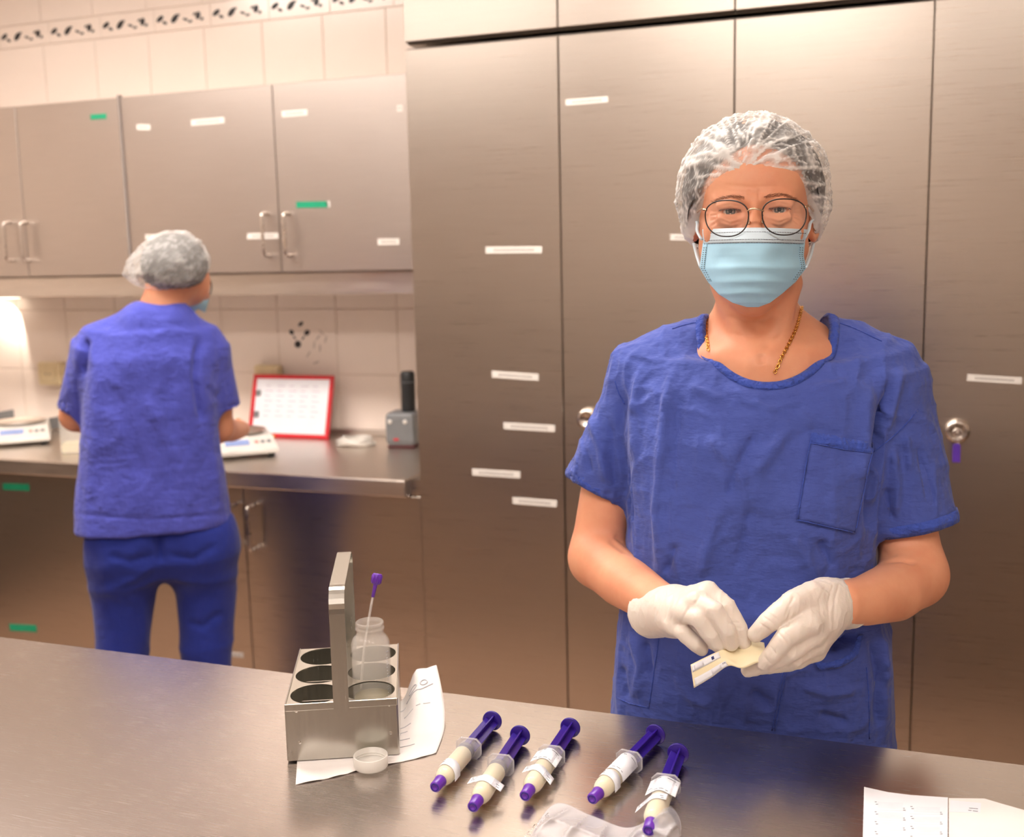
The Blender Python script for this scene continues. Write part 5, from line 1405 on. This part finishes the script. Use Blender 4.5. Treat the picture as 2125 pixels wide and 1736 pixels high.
# ------------------------------------------------------------------ the person bending over the counter
H2 = Figure(330, 2.80)
PO = thing('person', 'person in blue scrubs seen from behind, bending over the back counter', 'person', tuple(H2.O), H2.rz)
W2 = H2.W
S2 = 2.65/FPX
g = Grid((-.30, -.30, .84), (.32, .26, W2(330, 470)[2]), .0045)
g.add(ell(W2(362, 550, -.01), (.068, .084, .068)), .01)                       # skull
g.add(ell(W2(392, 585, -.045), (.052, .052, .060)), .03)                       # face turned to the right, away
g.add(chain(H2.C((420, 598, -.075), (424, 612, -.078)), [.012, .014]), .015)
g.add(ell(W2(396, 590, .005), (.010, .012, .026)), .006)                       # ear
g.add(chain(H2.C((352, 590, .0), (335, 650, .0)), [.050, .056]), .03)
g.add(chain(H2.C((325, 740, -.02), (320, 1000, -.02)), [.10, .11]), .03)
g.add(chain(H2.C((205, 745, -.03), (162, 830, -.06), (158, 862, -.09)), [.045, .038, .037]), .02)
g.add(chain(H2.C((158, 862, -.09), (200, 890, -.28)), [.036, .026]), .02)
g.add(chain(H2.C((420, 745, -.03), (450, 830, -.03), (452, 886, -.05)), [.046, .040, .037]), .02)
g.add(chain(H2.C((452, 888, -.05), (480, 893, -.16), (500, 890, -.24)), [.036, .030, .024]), .02)
for k, (dx, dy) in enumerate(((10, -6), (12, 2), (10, 9), (5, 14))):           # fingers of the right hand on the scale
    g.add(chain(H2.C((502, 886+dy*.3, -.25), (506+dx, 886+dy, -.29), (508+dx, 896+dy, -.31)), [.011, .009, .008]), .006)
g.add(chain(H2.C((498, 884, -.23), (494, 872, -.26), (500, 868, -.29)), [.011, .009, .008]), .006)
V, F = g.mesh(2); link('body', fast_mesh('body', V, F), M['skin'], PO)
def row2(py, xl, xr, ff, fb, n=2.5):
    a = W2(xl, py); b = W2(xr, py); return ((a[2]+b[2])/2, a[0], b[0], -ff, -fb, n)
g = Grid((-.30, -.26, W2(315, 1100)[2]-.01), (.30, .26, W2(330, 612)[2]), .0045)
g.add(stack([row2(690, 196, 440, .085, -.12), row2(740, 176, 452, .11, -.13), row2(850, 170, 450, .12, -.13), row2(950, 165, 460, .118, -.13), row2(1088, 153, 478, .125, -.14)]), .02)
g.add(chain(H2.C((300, 672, .0), (210, 712, -.01)), [.045, .050]), .04)
g.add(chain(H2.C((355, 672, .0), (425, 722, -.01)), [.045, .050]), .04)
g.add(chain(H2.C((300, 668, .025), (355, 668, .025)), [.048, .048]), .04)
a1, b1 = H2.C((200, 725, -.02), (158, 850, -.07)); a2, b2 = H2.C((425, 730, -.02), (458, 848, -.035))
g.add(flat_cone(a1, b1, .056, .048), .03); g.add(flat_cone(a2, b2, .058, .0515), .03)
u1 = (b1-a1)/np.linalg.norm(b1-a1); u2 = (b2-a2)/np.linalg.norm(b2-a2)
g.cut(flat_cone(b1-u1*.05, b1+u1*.03, .042, .046), .002); g.cut(flat_cone(b2-u2*.05, b2+u2*.03, .044, .050), .002)
nk = W2(336, 628, .02)
g.cut(ell(nk+np.array([0, -.0, .028]), (.072, .080, .030)), .006)
g.cut(stack([(W2(315, 1100)[2]-.02, -.135+W2(315, 1000)[0], .135+W2(315, 1000)[0], -.095, .115, 2.5), (W2(315, 1060)[2], -.135+W2(315, 1000)[0], .135+W2(315, 1000)[0], -.095, .115, 2.5)]), .002)
V, F = g.mesh(2); N = vnormals(V, F)
V = V+N*(.006*(ridged(V*np.array([8, 8, 4.5])+5, 12)**2-.3)+.003*(ridged(V*np.array([18, 18, 12.])+5, 13)**2-.3))[:, None]
V = sculpt(H2, V, F, [(((415, 700), (405, 780), (420, 880)), 8, -.014), (((300, 820), (340, 900), (360, 960)), 14, .006), (((240, 800), (270, 900), (300, 1000)), 14, -.005), (((200, 760), (195, 900), (185, 1040)), 14, .006), (((180, 700), (170, 780)), 7, -.012),
                          (((350, 760), (352, 900), (350, 1040)), 12, -.005), (((440, 940), (455, 1040)), 12, .005), (((430, 800), (450, 830)), 7, -.004), (((160, 1066), (310, 1078), (474, 1066)), 3, -.003)])
link('scrub_top', fast_mesh('scrub_top', V, F), M['scrub_far'], PO)
g = Grid((-.27, -.22, .06), (.27, .22, W2(330, 1040)[2]), .006)
hip = H2.C((332, 1085, .0), (332, 1110, .0))
g.add(stack([row2(1060, 196, 462, .105, -.11), row2(1095, 188, 478, .115, -.11), row2(1150, 192, 488, .112, -.10), row2(1185, 215, 462, .09, -.08)]), .05)
g.add(chain([*H2.C((262, 1130, .01), (258, 1240, .0), (254, 1340, .01), (250, 1480, .02)), H2.W(248, 1480, .02)*np.array([1, 1, 0])+np.array([0, 0, .07])], [.088, .076, .063, .060, .062]), .05)
g.add(chain([*H2.C((414, 1130, .01), (428, 1220, .0), (428, 1340, .01), (432, 1480, .02)), H2.W(434, 1480, .02)*np.array([1, 1, 0])+np.array([0, 0, .07])], [.090, .078, .064, .060, .062]), .05)
V, F = g.mesh(2); N = vnormals(V, F)
V = V+N*(.006*(ridged(V*np.array([9, 9, 7.])+9, 22)**2-.3))[:, None]
V = sculpt(H2, V, F, [(((330, 1090), (332, 1130), (335, 1170)), 8, -.012), (((220, 1150), (270, 1165), (325, 1150)), 8, -.006), (((345, 1150), (400, 1160), (450, 1130)), 8, -.006), (((210, 1230), (280, 1200), (320, 1170)), 8, .005), (((385, 1290), (420, 1300), (460, 1270)), 8, -.005)])
link('trousers', fast_mesh('trousers', V, F), M['trouser'], PO)
for s in (250, 434):
    c = H2.W(s, 1480, .02)
    gf = Grid((c[0]-.07, -.14, 0), (c[0]+.07, .19, .12), .006); gf.add(chain([(c[0], c[1]-.04, .045), (c[0], c[1]+.07, .04), (c[0], c[1]+.13, .036)], [.045, .043, .034]), .02)
    gf.cut((lambda X, Y, Z: Z-.004+0*X+0*Y, np.array([-1, -1, -1.]), np.array([1, 1, .01])), .0)
    V, F = gf.mesh(1); link('clog', fast_mesh('clog', V, F), M['shoe'], PO)
# cap with an empty bag at the back of the head
cc2 = W2(362, 548, -.008)
az2 = np.radians([-180, -140, -90, -40, -10, 20, 50, 80, 110, 150, 180]); el2 = np.radians([22, 5, -38, -44, -40, -40, -36, -14, 14, 28, 22])
def tip2(P, D, t):
    k = np.clip(-D[:, 0]*1.1+D[:, 1]*-.2-.25, 0, 1)**1.2*np.clip(1-np.abs(D[:, 2]+.15)*1.0, 0, 1)
    return P+np.stack([-.045*k, -.01*k, -.012*k], 1)
make_cap(H2, PO, cc2, .083, .100, .100, .078, lambda a: float(np.interp(a, az2, el2)), (.5, .6, .4), M['cap_far'], 9, scale=1.0, na=120, nt_=50, hair_r=.95, hair_start=lambda a: float(np.interp(a, az2, el2))+.05, pleat=.004, puff=.007, tip=tip2)
# mask edge, its strap and the glasses, seen past the cheek
vs_ = [W2(x, y, f) for x, y, f in ((392, 622, -.065), (400, 612, -.080), (414, 616, -.100), (410, 640, -.100), (398, 648, -.085), (388, 636, -.066), (432, 620, -.14), (424, 648, -.13))]
mk = py_obj('face_mask', vs_, [(0, 1, 2, 3), (0, 3, 4, 5), (2, 6, 7, 3)], M['mask'], PO); md = mk.modifiers.new('t', 'SOLIDIFY'); md.thickness = .003
py_obj('ear_loop', *tube(catmull(H2.C((401, 584, .020), (403, 600, .0), (400, 618, -.055)), 6), .0022, 6), M['mask_band'], mk)
py_obj('glasses_temple', *tube(catmull(H2.C((400, 578, .012), (420, 578, -.04), (436, 582, -.095)), 6), .0022, 6), M['frame_metal'], PO)
py_obj('glasses_rim', *tube([W2(432+7*math.cos(a), 596+17*math.sin(a), -.098-.01*math.cos(a)) for a in np.linspace(0, 2*math.pi, 24)[:-1]], .0018, 6, True), M['frame_black'], PO)

# ------------------------------------------------------------------ things on the back counter and wall
def scale_thing(loc, rz, label):
    t = thing('kitchen_scale', label, 'scale', loc, rz, 'counter scales')
    w, d = .095, .12
    V = [(-w, -d, .012), (w, -d, .012), (w, d, .012), (-w, d, .012), (-w, -d, .026), (w, -d, .026), (w*.94, -d*.35, .055), (-w*.94, -d*.35, .055), (w*.94, d*.97, .055), (-w*.94, d*.97, .055)]
    bm = bmesh.new(); vv = [bm.verts.new(p) for p in V]
    for f in ((3, 2, 1, 0), (0, 1, 5, 4), (4, 5, 6, 7), (7, 6, 8, 9), (1, 2, 8, 6, 5), (2, 3, 9, 8), (3, 0, 4, 7, 9)): bm.faces.new([vv[i] for i in f])
    bmesh.ops.bevel(bm, geom=list(bm.edges), offset=.004, segments=2, profile=.5, affect='EDGES')
    bm_obj('housing', bm, M['white_plastic'], t)
    for x in (-.075, .075):
        for y in (-.095, .095): py_obj('foot', *xf(lathe([(0, 0), (.010, 0), (.011, .013), (0, .013)], 12), Matrix.Translation((x, y, 0))), M['black_plastic'], t)
    py_obj('pan', *xf(lathe([(0, .062), (.070, .062), (.078, .066), (.080, .066), (.079, .063), (.070, .059), (.02, .058), (.02, .052), (0, .052)], 36), Matrix.Translation((0, .035, 0))), M['steel_counter'], t)
    # sloping front with the display
    Rm = Matrix.Translation((0, -.078, .0418)) @ Matrix.Rotation(math.atan2(.029, .078), 4, 'X')
    box_obj('display', (-.055, -.014, -.002), (.015, .016, .0025), plain('lcd_blue', srgb(150, 170, 220), .25), t, .0008, 1, Rm)
    for k in range(3): box_obj('button', (.030+k*.018, -.006, -.002), (.042+k*.018, .006, .003), plain('button_pink', srgb(214, 150, 140), .4) if k == 0 else M['grey_plastic'], t, .0008, 1, Rm)
    return t
p = atZ(48, 918, TZ)
scale_thing((p[0]-.03, p[1]+.02, TZ), math.radians(42), 'white electronic kitchen scale with steel pan at the left end of the counter')
p = atZ(512, 938, TZ)
sc2 = scale_thing((p[0]-.01, p[1]-.01, TZ), math.radians(40), 'white electronic scale in front of the bending person, partly hidden')
box_obj('sticker', (.0945, -.02, .022), (.0968, .0, .048), plain('yellow_sticker', srgb(235, 205, 60), .5), sc2); box_obj('sticker', (.0945, .001, .026), (.0968, .018, .050), M['red_plastic'], sc2)

# steel tray behind the left scale
p = atZ(45, 893, TZ)
t = thing('steel_tray', 'dark shallow steel tray behind the left scale', 'tray', (p[0]-.05, p[1]+.10, TZ))
for lo, hi in (((-.16, -.09, 0), (.16, .09, .003)), ((-.16, -.09, .003), (-.157, .09, .045)), ((.157, -.09, .003), (.16, .09, .045)), ((-.157, -.09, .003), (.157, -.087, .045)), ((-.157, .087, .003), (.157, .09, .045))):
    box_obj('tray_wall' if hi[2] > .01 else 'tray_floor', lo, hi, M['grey_plastic'] if hi[2] > .01 else M['steel_counter'], t, .0008)

# clear jug with a little milk
p = atZ(143, 940, TZ)
t = thing('plastic_jug', 'clear plastic jug with milk left of the bending person', 'jug', (p[0], p[1]+.03, TZ), math.radians(30))
def open_box(w, d, h, th):
    bm = bmesh.new()
    for lo, hi in (((-w, -d, 0), (w, d, th)), ((-w, -d, th), (-w+th, d, h)), ((w-th, -d, th), (w, d, h)), ((-w+th, -d, th), (w-th, -d+th, h)), ((-w+th, d-th, th), (w-th, d, h))): add_box(bm, lo, hi, .0005)
    return bm
bm_obj('jug_body', open_box(.035, .04, .15, .002), M['frost'], t)
box_obj('milk', (-.0325, -.0375, .0022), (.0325, .0375, .030), M['milk'], t, .001)
py_obj('jug_rim', *tube([(-.035, -.04, .15), (.035, -.04, .15), (.035, .04, .15), (-.035, .04, .15)], .0025, 6, True), M['frost_lid'], t)

# red framed board leaning against the tiles
BL, BR = atZ(515, 903, TZ+.004), atZ(682, 909, TZ+.004)
ax = BR-BL; ax[2] = 0; wB = np.linalg.norm(ax); ax /= wB; nrm = np.array([-ax[1], ax[0], 0])
if nrm[1] < 0: nrm = -nrm
tp = atY(603, 775, WALL_Y-.03); hgt = .265; 
lean = math.asin(min(.95, .075/hgt))
t = thing('notice_board', 'red framed white board with a printed table leaning on the tiles', 'board', (BL[0], BL[1], TZ), math.atan2(ax[1], ax[0]))
Rl = Matrix.Rotation(-lean, 4, 'X')
hB = (atD(603, 775, proj((BL+BR)/2)[2]+.07)[2]-TZ)/math.cos(lean)
for nm, lo, hi in (('frame_bar', (0, -.006, 0), (wB, .006, .014)), ('frame_bar', (0, -.006, hB-.014), (wB, .006, hB)), ('frame_bar', (0, -.006, .014), (.014, .006, hB-.014)), ('frame_bar', (wB-.014, -.006, .014), (wB, .006, hB-.014))):
    box_obj(nm, lo, hi, M['red_plastic'], t, .003, 2, Rl)
box_obj('board_panel', (.012, -.002, .012), (wB-.012, .003, hB-.012), M['paper_white'], t, 0, 1, Rl)
for fz in (.36, .70): box_obj('clip', (.016, -.008, hB*fz-.01), (.034, -.002, hB*fz+.01), M['grey_plastic'], t, .002, 1, Rl)
tb = []
for k in range(7):
    z = hB*(.34+.08*k)
    for s in range(5): x0 = .05+s*(wB-.08)/5; tb.append(xf(tube([(x0, -.0024, z), (x0+.018+.01*((k+s) % 2), -.0024, z)], .0012, 4), Rl))
py_obj('printed_table', *merge(*tb), plain('pale_print', srgb(196, 182, 200), .6), t)['kind'] = 'stuff'

# grey docking station with a black handset
p = atZ(829, 930, TZ)
t = thing('docking_station', 'grey docking station with red mark beside the tall lockers', 'charger', (p[0]-.003, p[1]+.045, TZ), math.radians(8))
box_obj('housing', (-.047, -.045, .006), (.047, .05, .108), M['grey_plastic'], t, .014, 4)
box_obj('base_plate', (-.043, -.041, 0), (.043, .046, .008), plain('dark_red_base', srgb(90, 40, 42), .5), t, .003)
box_obj('face_plate', (-.044, -.0475, .020), (.044, -.040, .092), M['grey_plastic'], t, .003, 2)
for x in (-.030, .018):
    o = py_obj('lamp_dot', *lathe([(0, .003), (.006, .002), (.007, 0)], 16), M['white_plastic'], t); o.location = (x, -.047, .082); o.rotation_euler = (math.pi/2, 0, 0)
box_obj('red_mark', (-.020, -.0488, .024), (-.004, -.0470, .031), M['red_plastic'], t, .0005)
h = thing('handset', 'black cylindrical handset standing in the grey docking station', 'handset', (p[0]+.012, p[1]+.05, TZ+.1085))
py_obj('grip', *lathe([(0, 0), (.0215, 0), (.0225, .004), (.0215, .06), (.0222, .085), (.0228, .090), (.0222, .095), (.0216, .116), (.018, .122), (0, .1225)], 28), M['black_plastic'], h)
py_obj('grip_ring', *tube([(.0226*math.cos(a), .0226*math.sin(a), .090) for a in np.linspace(0, 2*math.pi, 28)[:-1]], .0012, 6, True), M['grey_plastic'], h)

# coiled white cable and power brick
p = atZ(735, 925, TZ)
t = thing('coiled_cable', 'coil of white cable between the red board and the docking station', 'cable', (p[0], p[1]+.01, TZ))
lp2 = []
for k in range(5):
    for a in np.linspace(0, 2*math.pi, 20)[:-1]: lp2.append(((.062-.004*k)*math.cos(a)+.006*math.sin(k*2.1), (.045-.003*k)*math.sin(a)+.004*math.cos(k*1.7), .005+.0042*(k+a/6.28)+.003*math.sin(3*a+k)))
py_obj('cable', *tube(lp2, .0032, 6), M['white_plastic'], t)
p = atZ(720, 900, TZ)
t = thing('power_brick', 'small cream power brick behind the coiled white cable', 'power brick', (p[0], p[1]+.06, TZ), .1)
box_obj('brick', (-.045, -.025, 0), (.045, .025, .036), M['beige_plastic'], t, .006, 3)
py_obj('cord', *tube(catmull([(.044, 0, .018), (.07, -.01, .012), (.085, -.04, .004), (.07, -.06, .004)], 6), .0025, 6), M['white_plastic'], t)

# wall sockets
def socket(px0, py0, px1, py1, label):
    a = atY(px0, py1, WALL_Y-.009); b = atY(px1, py0, WALL_Y-.009)
    t = thing('wall_socket', label, 'socket', ((a[0]+b[0])/2, WALL_Y-.0083, (a[2]+b[2])/2), 0, 'wall sockets'); w = (b[0]-a[0])/2; hh = max((b[2]-a[2])/2, .03)
    box_obj('cover', (-w, -.038, -hh), (w, 0, hh), M['beige_plastic'], t, .006, 2)
    box_obj('socket_face', (-w*.7, -.041, -hh*.7), (w*.7, -.036, hh*.7), M['beige_plastic'], t, .004, 2)
    for s in (-.009, .009): py_obj('contact_hole', *xf(lathe([(0, .0005), (.0025, .0005), (.0025, 0)], 10), Matrix.Translation((s, -.0412, 0)) @ Matrix.Rotation(math.pi/2, 4, 'X')), M['black_plastic'], t)
socket(96, 750, 136, 796, 'beige wall socket left of the bending person')
socket(541, 756, 587, 800, 'beige wall socket peeping out above the red framed board')

# small lamp under the left wall cabinet, lighting the tiles below it
p0 = atY(34, 640, WALL_Y-.06)
t = thing('under_cabinet_lamp', 'small cream lamp under the left wall cabinet lighting the tiles', 'lamp', (p0[0], WALL_Y-.012, 1.414))
box_obj('housing', (-.16, -.085, -.050), (0, 0, 0), M['beige_plastic'], t, .008, 3)
em, nt, b = new_mat('lamp_diffuser'); setp(b, color=(.9, .9, .85), rough=.5); b.inputs['Emission Color'].default_value = (1, .9, .78, 1); b.inputs['Emission Strength'].default_value = 3
box_obj('diffuser', (-.150, -.075, -.054), (-.010, -.010, -.048), em, t, .002)
ld = bpy.data.lights.new('lamp_light', 'SPOT'); ld.energy = 4.0; ld.color = (1, .88, .78); ld.spot_size = math.radians(100); ld.spot_blend = .12; ld.shadow_soft_size = .01
lo_ = bpy.data.objects.new('lamp_light', ld); COL.objects.link(lo_); lo_.parent = t; lo_.location = (-.03, -.055, -.062)
lo_.rotation_euler = Vector((-math.tan(math.radians(43)), .12, -1)).to_track_quat('-Z', 'Y').to_euler()
